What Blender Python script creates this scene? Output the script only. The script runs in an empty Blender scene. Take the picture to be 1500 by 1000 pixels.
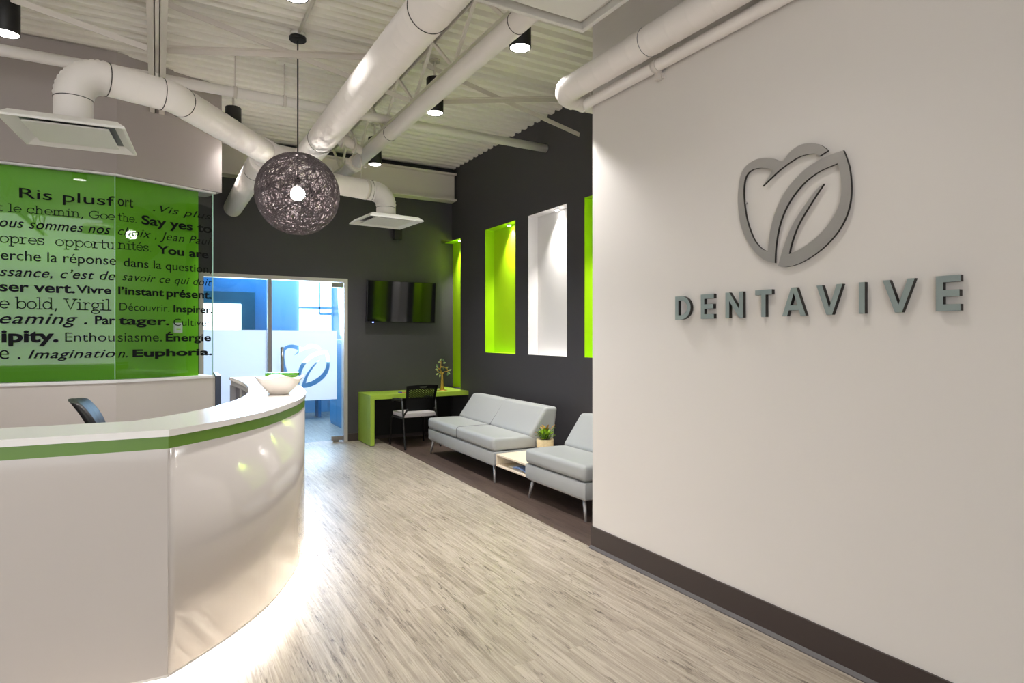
import bpy, bmesh, math, random
from mathutils import Vector, Matrix
random.seed(7)
C = bpy.context.scene.collection
SC = bpy.context.scene
PI = math.pi

# ------------------------------------------------------------------ camera, world, exposure
cam = bpy.data.cameras.new('camera')
cam.sensor_width = 36.0
cam.lens = 906.0 / 1500.0 * 36.0
cam.shift_y = -7.0 / 1500.0
cam.clip_start = 0.05
co = bpy.data.objects.new('camera', cam)
C.objects.link(co)
co.location = (0, 0, 1.5)
co.rotation_euler = (PI / 2, 0, -math.atan(520 / 906))
SC.camera = co
SC.view_settings.view_transform = 'Standard'
SC.view_settings.look = 'None'
SC.view_settings.gamma = 1.0
SC.view_settings.use_curve_mapping = False
SC.view_settings.exposure = 1.12
w = bpy.data.worlds.new('daylight')
SC.world = w
w.use_nodes = True
w.node_tree.nodes['Background'].inputs[0].default_value = (0.97, 0.985, 1.0, 1)
w.node_tree.nodes['Background'].inputs[1].default_value = 1.6


def light(name, kind, loc, power, color=(1, 1, 1), rot=(0, 0, 0), parent=None, **kw):
    l = bpy.data.lights.new(name, kind)
    l.energy = power
    l.color = color
    for k, v in kw.items():
        setattr(l, k, v)
    o = bpy.data.objects.new(name, l)
    C.objects.link(o)
    o.location = loc
    o.rotation_euler = rot
    if parent is not None:
        o.parent = parent
        o.location = Vector(loc) - WL[parent.name]
    return o


WL = {}     # world position of every parent


# blue daylight of the room behind the glass door
light('daylight_fill', 'AREA', (2.2, 12.2, 2.2), 125, (0.58, 0.75, 1.0), (-PI / 2 - 0.25, 0, 0), shape='RECTANGLE', size=2.6, size_y=1.4)

# ------------------------------------------------------------------ materials
def srgb(r, g, b):
    f = lambda c: (c / 255 / 12.92) if c / 255 <= 0.04045 else ((c / 255 + 0.055) / 1.055) ** 2.4
    return (f(r), f(g), f(b), 1)


def mat(name, col, rough=0.5, metal=0.0, spec=0.5, bump=0.0, bscale=200.0, var=0.0, vscale=3.0, coat=0.0):
    m = bpy.data.materials.new(name)
    m.use_nodes = True
    nt = m.node_tree
    b = nt.nodes['Principled BSDF']
    b.inputs['Base Color'].default_value = col
    b.inputs['Roughness'].default_value = rough
    b.inputs['Metallic'].default_value = metal
    b.inputs['Specular IOR Level'].default_value = spec
    b.inputs['Coat Weight'].default_value = coat
    tc = nt.nodes.new('ShaderNodeTexCoord')
    if var:
        n = nt.nodes.new('ShaderNodeTexNoise')
        n.inputs['Scale'].default_value = vscale
        n.inputs['Detail'].default_value = 4
        nt.links.new(tc.outputs['Object'], n.inputs['Vector'])
        mx = nt.nodes.new('ShaderNodeMix')
        mx.data_type = 'RGBA'
        mx.inputs[6].default_value = tuple(c * (1 - var) for c in col[:3]) + (1,)
        mx.inputs[7].default_value = tuple(min(1, c * (1 + var)) for c in col[:3]) + (1,)
        nt.links.new(n.outputs['Fac'], mx.inputs[0])
        nt.links.new(mx.outputs[2], b.inputs['Base Color'])
    if bump:
        n = nt.nodes.new('ShaderNodeTexNoise')
        n.inputs['Scale'].default_value = bscale
        nt.links.new(tc.outputs['Object'], n.inputs['Vector'])
        bp = nt.nodes.new('ShaderNodeBump')
        bp.inputs['Strength'].default_value = bump
        bp.inputs['Distance'].default_value = 0.002
        nt.links.new(n.outputs['Fac'], bp.inputs['Height'])
        nt.links.new(bp.outputs['Normal'], b.inputs['Normal'])
    return m


def emit(name, col, strength):
    m = bpy.data.materials.new(name)
    m.use_nodes = True
    b = m.node_tree.nodes['Principled BSDF']
    b.inputs['Base Color'].default_value = (0, 0, 0, 1)
    b.inputs['Emission Color'].default_value = col
    b.inputs['Emission Strength'].default_value = strength
    return m


def glass(name, tint=(1, 1, 1, 1), ior=1.5, extra=0.0):
    m = bpy.data.materials.new(name)
    m.use_nodes = True
    nt = m.node_tree
    nt.nodes.remove(nt.nodes['Principled BSDF'])
    out = nt.nodes['Material Output']
    tr = nt.nodes.new('ShaderNodeBsdfTransparent')
    tr.inputs[0].default_value = tint
    gl = nt.nodes.new('ShaderNodeBsdfGlossy')
    gl.inputs['Roughness'].default_value = 0.0
    fr = nt.nodes.new('ShaderNodeFresnel')
    fr.inputs[0].default_value = ior
    mx = nt.nodes.new('ShaderNodeMixShader')
    ad = nt.nodes.new('ShaderNodeMath')
    ad.operation = 'ADD'
    ad.inputs[1].default_value = extra
    nt.links.new(fr.outputs[0], ad.inputs[0])
    nt.links.new(ad.outputs[0], mx.inputs[0])
    nt.links.new(tr.outputs[0], mx.inputs[1])
    nt.links.new(gl.outputs[0], mx.inputs[2])
    nt.links.new(mx.outputs[0], out.inputs[0])
    return m


def frosted(name, col):
    m = bpy.data.materials.new(name)
    m.use_nodes = True
    nt = m.node_tree
    nt.nodes.remove(nt.nodes['Principled BSDF'])
    out = nt.nodes['Material Output']
    t = nt.nodes.new('ShaderNodeBsdfTranslucent')
    t.inputs[0].default_value = col
    d = nt.nodes.new('ShaderNodeBsdfDiffuse')
    d.inputs[0].default_value = (0.85, 0.88, 0.9, 1)
    mx = nt.nodes.new('ShaderNodeMixShader')
    mx.inputs[0].default_value = 0.25
    nt.links.new(t.outputs[0], mx.inputs[1])
    nt.links.new(d.outputs[0], mx.inputs[2])
    nt.links.new(mx.outputs[0], out.inputs[0])
    return m


def planks(name, c0, c1, dark, seam, rough, width=0.155, length=1.22):
    m = bpy.data.materials.new(name)
    m.use_nodes = True
    nt = m.node_tree
    N, L = nt.nodes, nt.links
    b = N['Principled BSDF']
    tc = N.new('ShaderNodeTexCoord')
    sp = N.new('ShaderNodeSeparateXYZ')
    L.new(tc.outputs['Object'], sp.inputs[0])
    cb = N.new('ShaderNodeCombineXYZ')
    L.new(sp.outputs['Y'], cb.inputs['X'])
    L.new(sp.outputs['X'], cb.inputs['Y'])
    br = N.new('ShaderNodeTexBrick')
    br.offset = 0.37
    br.inputs['Color1'].default_value = (0, 0, 0, 1)
    br.inputs['Color2'].default_value = (1, 1, 1, 1)
    br.inputs['Mortar'].default_value = (0.5, 0.5, 0.5, 1)
    br.inputs['Scale'].default_value = 1.0
    br.inputs['Mortar Size'].default_value = 0.0006
    br.inputs['Mortar Smooth'].default_value = 0.0
    br.inputs['Bias'].default_value = 0.0
    br.inputs['Brick Width'].default_value = length
    br.inputs['Row Height'].default_value = width
    L.new(cb.outputs[0], br.inputs['Vector'])
    # every plank shifts its own grain
    ad = N.new('ShaderNodeVectorMath')
    ad.operation = 'MULTIPLY_ADD'
    L.new(br.outputs['Color'], ad.inputs[0])
    ad.inputs[1].default_value = (7.0, 3.0, 11.0)
    L.new(tc.outputs['Object'], ad.inputs[2])

    def noise(sx, sy, detail, rough_, dist=0.0):
        mp = N.new('ShaderNodeMapping')
        mp.inputs['Scale'].default_value = (sx, sy, 1)
        L.new(ad.outputs[0], mp.inputs[0])
        n = N.new('ShaderNodeTexNoise')
        n.inputs['Scale'].default_value = 1.0
        n.inputs['Detail'].default_value = detail
        n.inputs['Roughness'].default_value = rough_
        n.inputs['Distortion'].default_value = dist
        L.new(mp.outputs[0], n.inputs['Vector'])
        return n
    n1 = noise(26, 1.1, 6, 0.66, 1.4)
    n2 = noise(150, 4.5, 3, 0.6, 0.3)
    n3 = noise(64, 6.5, 5, 0.68, 1.2)
    n5 = noise(9, 1.6, 3, 0.6, 1.0)
    r1 = N.new('ShaderNodeValToRGB')
    r1.color_ramp.elements[0].position = 0.22
    r1.color_ramp.elements[1].position = 0.66
    r1.color_ramp.elements[0].color = c0
    r1.color_ramp.elements[1].color = c1
    mn = N.new('ShaderNodeMath')
    mn.operation = 'MULTIPLY_ADD'
    L.new(n2.outputs['Fac'], mn.inputs[0])
    mn.inputs[1].default_value = 0.55
    L.new(n1.outputs['Fac'], mn.inputs[2])
    m2 = N.new('ShaderNodeMath')
    m2.operation = 'MULTIPLY_ADD'
    L.new(br.outputs['Color'], m2.inputs[0])
    m2.inputs[1].default_value = 0.08
    L.new(mn.outputs[0], m2.inputs[2])
    m3 = N.new('ShaderNodeMath')
    m3.operation = 'SUBTRACT'
    L.new(m2.outputs[0], m3.inputs[0])
    m3.inputs[1].default_value = 0.31
    L.new(m3.outputs[0], r1.inputs[0])
    r3 = N.new('ShaderNodeValToRGB')
    r3.color_ramp.elements[0].position = 0.52
    r3.color_ramp.elements[1].position = 0.68
    r3.color_ramp.elements[0].color = (0, 0, 0, 1)
    r3.color_ramp.elements[1].color = (0.95, 0.95, 0.95, 1)
    L.new(n3.outputs['Fac'], r3.inputs[0])
    mx = N.new('ShaderNodeMix')
    mx.data_type = 'RGBA'
    r5 = N.new('ShaderNodeValToRGB')
    r5.color_ramp.elements[0].position = 0.44
    r5.color_ramp.elements[1].position = 0.6
    L.new(n5.outputs['Fac'], r5.inputs[0])
    mf = N.new('ShaderNodeMath')
    mf.operation = 'MULTIPLY'
    L.new(r3.outputs[0], mf.inputs[0])
    L.new(r5.outputs[0], mf.inputs[1])
    L.new(mf.outputs[0], mx.inputs[0])
    L.new(r1.outputs[0], mx.inputs[6])
    mx.inputs[7].default_value = dark
    m4 = N.new('ShaderNodeMix')
    m4.data_type = 'RGBA'
    L.new(br.outputs['Fac'], m4.inputs[0])
    L.new(mx.outputs[2], m4.inputs[6])
    m4.inputs[7].default_value = seam
    L.new(m4.outputs[2], b.inputs['Base Color'])
    b.inputs['Roughness'].default_value = rough
    b.inputs['Specular IOR Level'].default_value = 0.45
    bp = N.new('ShaderNodeBump')
    bp.inputs['Strength'].default_value = 0.12
    bp.inputs['Distance'].default_value = 0.002
    L.new(n2.outputs['Fac'], bp.inputs['Height'])
    L.new(bp.outputs['Normal'], b.inputs['Normal'])
    return m


def brushed(name, col, rough, axis):
    m = mat(name, col, rough, 0.8)
    nt = m.node_tree
    b = nt.nodes['Principled BSDF']
    tc = nt.nodes.new('ShaderNodeTexCoord')
    mp = nt.nodes.new('ShaderNodeMapping')
    mp.inputs['Scale'].default_value = axis
    n = nt.nodes.new('ShaderNodeTexNoise')
    n.inputs['Scale'].default_value = 1
    n.inputs['Detail'].default_value = 3
    nt.links.new(tc.outputs['Object'], mp.inputs[0])
    nt.links.new(mp.outputs[0], n.inputs['Vector'])
    mr = nt.nodes.new('ShaderNodeMapRange')
    mr.inputs[3].default_value = rough - 0.08
    mr.inputs[4].default_value = rough + 0.1
    nt.links.new(n.outputs['Fac'], mr.inputs[0])
    nt.links.new(mr.outputs[0], b.inputs['Roughness'])
    bp = nt.nodes.new('ShaderNodeBump')
    bp.inputs['Strength'].default_value = 0.03
    bp.inputs['Distance'].default_value = 0.0005
    nt.links.new(n.outputs['Fac'], bp.inputs['Height'])
    nt.links.new(bp.outputs['Normal'], b.inputs['Normal'])
    return m


M = {}
M['floor'] = planks('pale oak vinyl planks', srgb(118, 105, 90), srgb(180, 169, 153), srgb(58, 47, 38), srgb(140, 122, 100), 0.33)
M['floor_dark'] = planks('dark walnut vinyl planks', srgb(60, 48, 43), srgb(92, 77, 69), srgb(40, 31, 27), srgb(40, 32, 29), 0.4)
M['white_wall'] = mat('white wall paint', srgb(219, 214, 209), 0.42, spec=0.35, bump=0.05, bscale=350)
M['dark_wall'] = mat('charcoal wall paint', srgb(70, 68, 71), 0.55, spec=0.3, bump=0.05, bscale=350)
M['taupe'] = mat('taupe wall paint', srgb(165, 156, 152), 0.6, spec=0.3, bump=0.05, bscale=300)
M['pony'] = mat('off white wall paint', srgb(205, 197, 192), 0.5, spec=0.3)
M['green_wall'] = mat('leaf green wall paint', srgb(112, 184, 22), 0.5, spec=0.3)
M['lime'] = mat('lime niche paint', srgb(174, 220, 18), 0.5, spec=0.3)
M['niche_white'] = mat('white niche paint', srgb(232, 230, 230), 0.5, spec=0.3)
M['deck'] = mat('painted steel deck', srgb(240, 236, 226), 0.55, spec=0.3, var=0.05, vscale=1.5)
M['steel_white'] = mat('white painted steel', srgb(217, 209, 200), 0.45, spec=0.4)
M['duct'] = mat('white painted duct', srgb(236, 230, 225), 0.5, spec=0.4, bump=0.12, bscale=14)
M['seam'] = mat('dark duct seam', srgb(60, 56, 52), 0.6)
M['diffuser'] = mat('white enamel diffuser', srgb(222, 220, 214), 0.4)
M['gap'] = mat('shadow gap grey metal', srgb(120, 122, 128), 0.35, metal=0.6)
M['black'] = mat('black matt metal', srgb(14, 12, 12), 0.5)
M['black_plastic'] = mat('black plastic', srgb(18, 17, 19), 0.42)
M['thread'] = mat('charcoal resin thread', srgb(92, 82, 84), 0.45)
M['lens'] = emit('downlight lens', (1.0, 0.95, 0.88, 1), 9.0)
M['bulb'] = emit('frosted bulb', (1.0, 0.94, 0.88, 1), 60.0)
M['puck'] = emit('puck lens', (1.0, 0.97, 0.9, 1), 25.0)
M['led'] = emit('cool white led strip', (1.0, 0.99, 0.985, 1), 34.0)
M['gloss'] = mat('glossy white laminate', srgb(196, 188, 182), 0.07, spec=0.55)
M['solid_surface'] = mat('white solid surface', srgb(232, 228, 224), 0.12, spec=0.5)
M['band'] = mat('green laminate band', srgb(92, 132, 32), 0.35)
M['toe'] = mat('white toe kick', srgb(225, 222, 218), 0.5)
M['grey_inside'] = mat('grey laminate', srgb(150, 148, 150), 0.4)
M['grey_dark'] = mat('dark grey laminate', srgb(92, 90, 98), 0.5)
M['baseboard'] = mat('dark brown vinyl base', srgb(58, 48, 46), 0.4)
M['base_edge'] = mat('grey vinyl base foot', srgb(84, 80, 80), 0.5)
M['frame'] = mat('silver door frame', srgb(196, 190, 184), 0.4, metal=0.2)
M['clear'] = glass('clear glass', (0.97, 1.0, 0.99, 1), 1.4)
M['clear_blue'] = glass('clear door glass', (0.9, 0.97, 1.0, 1))
M['edge'] = mat('polished glass edge', srgb(190, 226, 216), 0.15, spec=0.6)
M['frost'] = frosted('frosted window film', (1.0, 0.95, 0.96, 1))
M['letters'] = mat('black vinyl lettering', srgb(8, 10, 12), 0.6, spec=0.15)
M['chrome'] = mat('brushed steel', srgb(168, 165, 162), 0.3, metal=0.9)
M['logo'] = brushed('brushed aluminium', srgb(196, 193, 192), 0.42, (3, 4, 400))
M['letter_face'] = mat('satin grey metal face', srgb(150, 163, 162), 0.45, metal=0.35)
M['letter_side'] = mat('black letter edge', srgb(22, 18, 16), 0.5)
M['vinyl'] = mat('grey vinyl upholstery', srgb(160, 162, 162), 0.42, spec=0.4, bump=0.08, bscale=500)
M['welt'] = mat('grey seam stitching', srgb(88, 88, 90), 0.6)
M['leg'] = mat('satin silver leg', srgb(176, 174, 174), 0.35, metal=0.7)
M['birch'] = mat('pale birch veneer', srgb(226, 212, 190), 0.45, var=0.05, vscale=6)
M['desk_green'] = mat('lime laminate', srgb(158, 186, 62), 0.45, var=0.05, vscale=30)
M['tv'] = mat('glossy tv screen', srgb(9, 9, 12), 0.06, spec=0.55)
M['blue_led'] = emit('blue standby led', (0.1, 0.15, 1.0, 1), 14)
M['seat_fabric'] = mat('light grey seat fabric', srgb(196, 188, 190), 0.7, bump=0.1, bscale=600)
M['gold'] = mat('gold metal', srgb(198, 160, 70), 0.35, metal=0.6)
M['leaf_pale'] = mat('pale enamel leaf', srgb(180, 196, 130), 0.4)
M['leaf_teal'] = mat('teal enamel leaf', srgb(110, 140, 96), 0.4)
M['basket'] = mat('woven cream pot', srgb(214, 196, 158), 0.8, bump=0.8, bscale=90, var=0.2, vscale=60)
M['leaf1'] = mat('bright green leaf', srgb(140, 180, 30), 0.5)
M['leaf2'] = mat('deep green leaf', srgb(70, 110, 24), 0.5)
M['leaf3'] = mat('amber leaf', srgb(160, 120, 40), 0.5)
M['soil'] = mat('dark soil', srgb(50, 36, 24), 0.9)
M['terracotta'] = mat('terracotta feet', srgb(190, 110, 60), 0.7)
M['paper'] = mat('white paper', srgb(232, 234, 238), 0.6)
M['paper_blue'] = mat('blue printed paper', srgb(120, 150, 205), 0.5)
M['bowl'] = mat('white glazed ceramic', srgb(238, 228, 218), 0.2, spec=0.5)
M['box_green'] = mat('green acrylic', srgb(88, 160, 22), 0.25)
M['screen_back'] = mat('dark screen plastic', srgb(52, 60, 74), 0.3)
M['magenta'] = mat('magenta paper', srgb(190, 40, 60), 0.5)
M['blue'] = mat('blue card', srgb(60, 70, 190), 0.5)
M['blue_daylight'] = mat('pale blue daylight tint', srgb(158, 192, 212), 0.6)  # blue daylight tint put into the colour of the room beyond the door
M['blue_daylight_dark'] = mat('deep blue daylight tint', srgb(66, 132, 172), 0.5)  # deeper blue daylight tint, coloured into back-room walls and furniture
M['teal'] = mat('teal board', srgb(16, 92, 104), 0.5)
M['sky_window'] = emit('bright daylight through window', (0.86, 0.94, 1.0, 1), 2.2)
M['sky_panel'] = emit('lit white light box', (0.9, 0.96, 1.0, 1), 1.5)


# ------------------------------------------------------------------ geometry helpers (all in world metres)
def box(bm, x0, y0, z0, x1, y1, z1):
    v = [bm.verts.new(p) for p in ((x0, y0, z0), (x1, y0, z0), (x1, y1, z0), (x0, y1, z0), (x0, y0, z1), (x1, y0, z1), (x1, y1, z1), (x0, y1, z1))]
    for f in ((0, 3, 2, 1), (4, 5, 6, 7), (0, 1, 5, 4), (1, 2, 6, 5), (2, 3, 7, 6), (3, 0, 4, 7)):
        bm.faces.new([v[i] for i in f])
    return v


def bx(*a):
    bm = bmesh.new()
    box(bm, *a)
    return bm


def bevel(bm, off, seg=2):
    bmesh.ops.bevel(bm, geom=bm.edges[:], offset=off, segments=seg, affect='EDGES', profile=0.6, clamp_overlap=True)
    return bm


def bbx(*a, off=0.004, seg=2):
    return bevel(bx(*a), off, seg)


def beam(bm, p, q, wx, wz, up=(0, 0, 1)):
    p, q = Vector(p), Vector(q)
    d = (q - p).normalized()
    u = Vector(up)
    if abs(d.dot(u)) > 0.98:
        u = Vector((1, 0, 0))
    s = d.cross(u).normalized()
    t = s.cross(d).normalized()
    vs = []
    for e in (p, q):
        for a, b in ((-1, -1), (1, -1), (1, 1), (-1, 1)):
            vs.append(bm.verts.new(e + s * a * wx / 2 + t * b * wz / 2))
    for f in ((0, 1, 2, 3), (7, 6, 5, 4), (0, 4, 5, 1), (1, 5, 6, 2), (2, 6, 7, 3), (3, 7, 4, 0)):
        bm.faces.new([vs[i] for i in f])


def tube(bm, pts, r, n=16, caps=True):
    pts = [Vector(p) for p in pts]
    rs = r if isinstance(r, (list, tuple)) else [r] * len(pts)
    t0 = (pts[1] - pts[0]).normalized()
    u = t0.orthogonal().normalized()
    rings = []
    for i, p in enumerate(pts):
        if i == 0:
            t = t0
        elif i == len(pts) - 1:
            t = (pts[i] - pts[i - 1]).normalized()
        else:
            t = ((pts[i + 1] - p).normalized() + (p - pts[i - 1]).normalized()).normalized()
        u = (u - t * u.dot(t)).normalized()
        v = t.cross(u)
        rings.append([bm.verts.new(p + (u * math.cos(2 * PI * k / n) + v * math.sin(2 * PI * k / n)) * rs[i]) for k in range(n)])
    for a, b in zip(rings, rings[1:]):
        for k in range(n):
            f = bm.faces.new((a[k], a[(k + 1) % n], b[(k + 1) % n], b[k]))
            f.smooth = True
    if caps:
        bm.faces.new(list(reversed(rings[0])))
        bm.faces.new(rings[-1])


def tb(pts, r, n=16, caps=True):
    bm = bmesh.new()
    tube(bm, pts, r, n, caps)
    return bm


def lathe(bm, prof, c, n=32):
    rings = []
    for r, z in prof:
        rings.append([bm.verts.new((c[0] + r * math.cos(2 * PI * k / n), c[1] + r * math.sin(2 * PI * k / n), c[2] + z)) for k in range(n)])
    for a, b in zip(rings, rings[1:]):
        for k in range(n):
            f = bm.faces.new((a[k], a[(k + 1) % n], b[(k + 1) % n], b[k]))
            f.smooth = True
    bm.faces.new(list(reversed(rings[0])))
    bm.faces.new(rings[-1])


def prism(bm, poly, ext, mi_side=0, mi_face=0):
    """poly: 3-D loop, extruded by vector ext"""
    e = Vector(ext)
    a = [bm.verts.new(p) for p in poly]
    b = [bm.verts.new(Vector(p) + e) for p in poly]
    f0 = bm.faces.new(a)
    f1 = bm.faces.new(list(reversed(b)))
    f0.material_index = f1.material_index = mi_face
    for i in range(len(a)):
        j = (i + 1) % len(a)
        f = bm.faces.new((a[j], a[i], b[i], b[j]))
        f.material_index = mi_side
    bmesh.ops.triangulate(bm, faces=[f0, f1])


def catmull(pts, n=6):
    P = [Vector(p) for p in pts]
    if len(P) < 3:
        return P
    Q = [P[0] * 2 - P[1]] + P + [P[-1] * 2 - P[-2]]
    out = []
    for i in range(1, len(Q) - 2):
        a, b, c, d = Q[i - 1], Q[i], Q[i + 1], Q[i + 2]
        for k in range(n):
            t = k / n
            out.append(0.5 * ((2 * b) + (c - a) * t + (2 * a - 5 * b + 4 * c - d) * t * t + (3 * b - a - 3 * c + d) * t ** 3))
    out.append(P[-1])
    return out


def arc_path(p0, d0, d1, R, n=10):
    """bend from direction d0 to d1 starting at p0, centre-line radius R; returns points"""
    d0, d1, p0 = Vector(d0).normalized(), Vector(d1).normalized(), Vector(p0)
    ang = d0.angle(d1)
    nrm = (d1 - d0 * d0.dot(d1)).normalized()
    c = p0 + nrm * R
    return [c + (-nrm * math.cos(ang * k / n) + d0 * math.sin(ang * k / n)) * R for k in range(n + 1)]


def obj(name, bm, material, parent=None, loc=None, smooth=False, local=False):
    bmesh.ops.recalc_face_normals(bm, faces=bm.faces[:])
    if smooth:
        for f in bm.faces:
            f.smooth = True
    me = bpy.data.meshes.new(name)
    if parent is not None:
        off = WL[parent.name]
    else:
        if loc is None:
            xs = [v.co for v in bm.verts]
            loc = (sum(v.x for v in xs) / len(xs), sum(v.y for v in xs) / len(xs), min(v.z for v in xs))
        off = Vector(loc)
    if not local:
        bmesh.ops.translate(bm, verts=bm.verts[:], vec=-off)
    bm.to_mesh(me)
    bm.free()
    o = bpy.data.objects.new(name, me)
    C.objects.link(o)
    ms = material if isinstance(material, (list, tuple)) else [material]
    for m in ms:
        me.materials.append(M[m])
    if parent is not None:
        o.parent = parent
        WL[o.name] = WL[parent.name]
    else:
        o.location = loc
        WL[o.name] = Vector(loc)
    return o


def thing(name, label, cat, loc, rotz=0.0, group=None):
    o = bpy.data.objects.new(name, None)
    o.empty_display_size = 0.1
    C.objects.link(o)
    o.location = loc
    o.rotation_euler = (0, 0, rotz)
    WL[o.name] = Vector(loc)
    o['label'] = label
    o['category'] = cat
    if group:
        o['group'] = group
    return o


def tag(o, label, cat, group=None):
    o['label'] = label
    o['category'] = cat
    if group:
        o['group'] = group
    return o


def struct(name, bm, m, label=None, cat=None, parent=None, loc=(0, 0, 0), smooth=False):
    o = obj(name, bm, m, parent, None if parent is not None else loc, smooth)
    if parent is None:
        o['kind'] = 'structure'
        if label:
            o['label'] = label
        if cat:
            o['category'] = cat
    return o


def dup(root, loc, rotz=None, label=None):
    r = root.copy()
    C.objects.link(r)
    r.location = loc
    WL[r.name] = Vector(loc)
    if rotz is not None:
        r.rotation_euler = (0, 0, rotz)
    if label:
        r['label'] = label
    for ch in list(root.children):
        c = ch.copy()
        C.objects.link(c)
        c.parent = r
        for g in list(ch.children):
            d = g.copy()
            C.objects.link(d)
            d.parent = c
    return r


# ------------------------------------------------------------------ the setting
XW, YW = 2.686, 3.53          # white wall plane and its far end
XD = 4.011                    # charcoal wall plane
YB = 8.88                     # back wall plane
ZC = 4.10                     # underside of the deck

bm = bmesh.new()
v = [bm.verts.new(p) for p in ((-5, -3, 0), (XW, -3, 0), (XW, YW, 0), (2.81, YB, 0), (2.81, YB + 0.02, 0), (2.36, YB + 0.02, 0), (2.36, 13, 0), (-0.6, 13, 0), (-0.6, YB, 0), (-5, YB, 0))]
bm.faces.new(v)
bmesh.ops.triangulate(bm, faces=bm.faces[:])
r_ = bmesh.ops.extrude_face_region(bm, geom=bm.faces[:])
bmesh.ops.translate(bm, verts=[g for g in r_['geom'] if isinstance(g, bmesh.types.BMVert)], vec=(0, 0, -0.1))
struct('floor', bm, 'floor', 'pale oak plank floor of the reception', 'floor')
bm = bmesh.new()
prism(bm, [(XW, YW - 0.2, 0), (4.3, YW - 0.2, 0), (4.3, YB + 0.1, 0), (2.81, YB + 0.1, 0), (2.81, YB, 0), (XW, YW, 0)], (0, 0, -0.1))
struct('floor_alcove', bm, 'floor_dark', 'dark walnut plank strip of floor under the seating', 'floor')

# corrugated steel deck: ribs run across the room
bm = bmesh.new()
P_ = 0.1525
prof = []
y = -3.0
while y < 8.95:
    prof += [(y, ZC), (y + 0.062, ZC), (y + 0.080, ZC + 0.040), (y + 0.134, ZC + 0.040)]
    y += P_
a = [bm.verts.new((-5, p[0], p[1])) for p in prof]
b = [bm.verts.new((4.25, p[0], p[1])) for p in prof]
for i in range(len(prof) - 1):
    bm.faces.new((a[i], b[i], b[i + 1], a[i + 1]))
struct('ceiling', bm, 'deck', 'white corrugated steel deck ceiling', 'ceiling')

# white sign wall (a solid block closing off the alcove)
struct('wall_right', bx(XW, -3, 0, 4.3, YW, ZC), 'white_wall', 'smooth white wall that carries the metal sign', 'wall')
bm = bx(XW - 0.012, -3, 0.018, XW, YW + 0.004, 0.155)
struct('baseboard_right', bm, 'baseboard', 'dark brown baseboard along the white wall', 'baseboard')
bm = bmesh.new()
prism(bm, [(XW - 0.026, -3, 0), (XW - 0.026, -3, 0.006), (XW - 0.012, -3, 0.022), (XW, -3, 0.022), (XW, -3, 0)], (0, YW + 3.006, 0))
struct('trim_9', bm, 'base_edge', 'grey foot strip of the baseboard', 'trim')

struct('wall_left_blocker', bx(-5.1, -3, 0, -5, YB, 4.2), 'pony', 'unseen plain wall added far left to block outside light', 'wall')  # added out of view, keeps world light off the sign wall
struct('wall_rear_blocker', bx(0.0, -3.1, 0, 4.3, -3, 4.2), 'white_wall', 'unseen plain wall added behind the viewpoint to shade the sign wall', 'wall')  # added behind the camera, shades the right end of the sign wall
# charcoal wall with the niches
N = [(8.564, 9.15, 0.70), (6.90, 7.742, 1.277), (5.742, 6.579, 1.277), (4.57, 5.41, 1.277)]   # near, far, bottom
ZT = 3.003
ND = 0.135
bm = bmesh.new()
ys = [YW, 4.57, 5.41, 5.742, 6.579, 6.90, 7.742, 8.564, 9.15]
for i in range(len(ys) - 1):
    y0, y1 = ys[i], ys[i + 1]
    zb = {1: 1.277, 3: 1.277, 5: 1.277, 7: 0.70}.get(i)
    if zb is None:
        box(bm, XD, y0, 0, XD + 0.35, y1, 4.2)
    else:
        box(bm, XD, y0, 0, XD + 0.35, y1, zb)
        box(bm, XD, y0, ZT, XD + 0.35, y1, 4.2)
struct('wall_alcove', bm, 'dark_wall', 'charcoal wall with four tall niches', 'wall')
for i, (y0, y1, zb) in enumerate(N):
    bm = bmesh.new()
    x0, x1 = XD - 0.0015, XD + ND
    t = 0.004
    box(bm, x1, y0, zb, x1 + 0.01, y1, ZT)
    box(bm, x0, y0, zb, x1, y0 + t, ZT)
    if i:
        box(bm, x0, y1 - t, zb, x1, y1, ZT)
        box(bm, x0, y0 + t, zb, x1, y1 - t, zb + t)
    box(bm, x0, y0 + t, ZT - t, x1, y1 - (t if i else 0), ZT)
    struct('trim_%d' % (i + 1), bm, 'niche_white' if i == 2 else 'lime',
           ['lime niche lining in the back corner above the desk', 'lime niche lining right of the television', 'white niche lining over the sofa', 'lime niche lining half hidden by the white wall'][i], 'niche')
struct('trim_10', bx(3.83, YB, 0.638, XD + ND, 9.15, 0.70), 'desk_green', 'lime ledge continuing the desk into the corner recess', 'trim')
struct('baseboard_alcove', bx(XD - 0.012, YW + 0.1, 0, XD, YB, 0.11), 'baseboard', 'dark baseboard behind the seating', 'baseboard')

# back wall with the glazed opening
GX0, GX1, GZ = 0.47, 2.372, 2.328
bm = bmesh.new()
box(bm, -5, YB, 0, GX0, YB + 0.12, 4.2)
box(bm, GX1, YB, 0, 3.83, YB + 0.12, 4.2)
box(bm, 3.83, YB, 0, XD, YB + 0.12, 0.638)
box(bm, 3.83, YB, ZT, XD, YB + 0.39, 4.2)
box(bm, 3.83, 9.15, 0.638, XD + ND, YB + 0.39, ZT)
box(bm, 3.80, YB + 0.12, 0.638, 3.83, YB + 0.39, ZT)
box(bm, GX0, YB, GZ, GX1, YB + 0.12, 4.2)
struct('wall_back', bm, 'dark_wall', 'charcoal back wall around the glass door', 'wall')
struct('baseboard_back', bx(GX1, YB - 0.012, 0, XD, YB, 0.11), 'baseboard', 'dark baseboard of the back wall', 'baseboard')
bm = bmesh.new()
box(bm, GX0, YB - 0.015, 0, GX0 + 0.05, YB + 0.13, GZ)
box(bm, GX1 - 0.05, YB - 0.015, 0, GX1, YB + 0.13, GZ)
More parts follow.
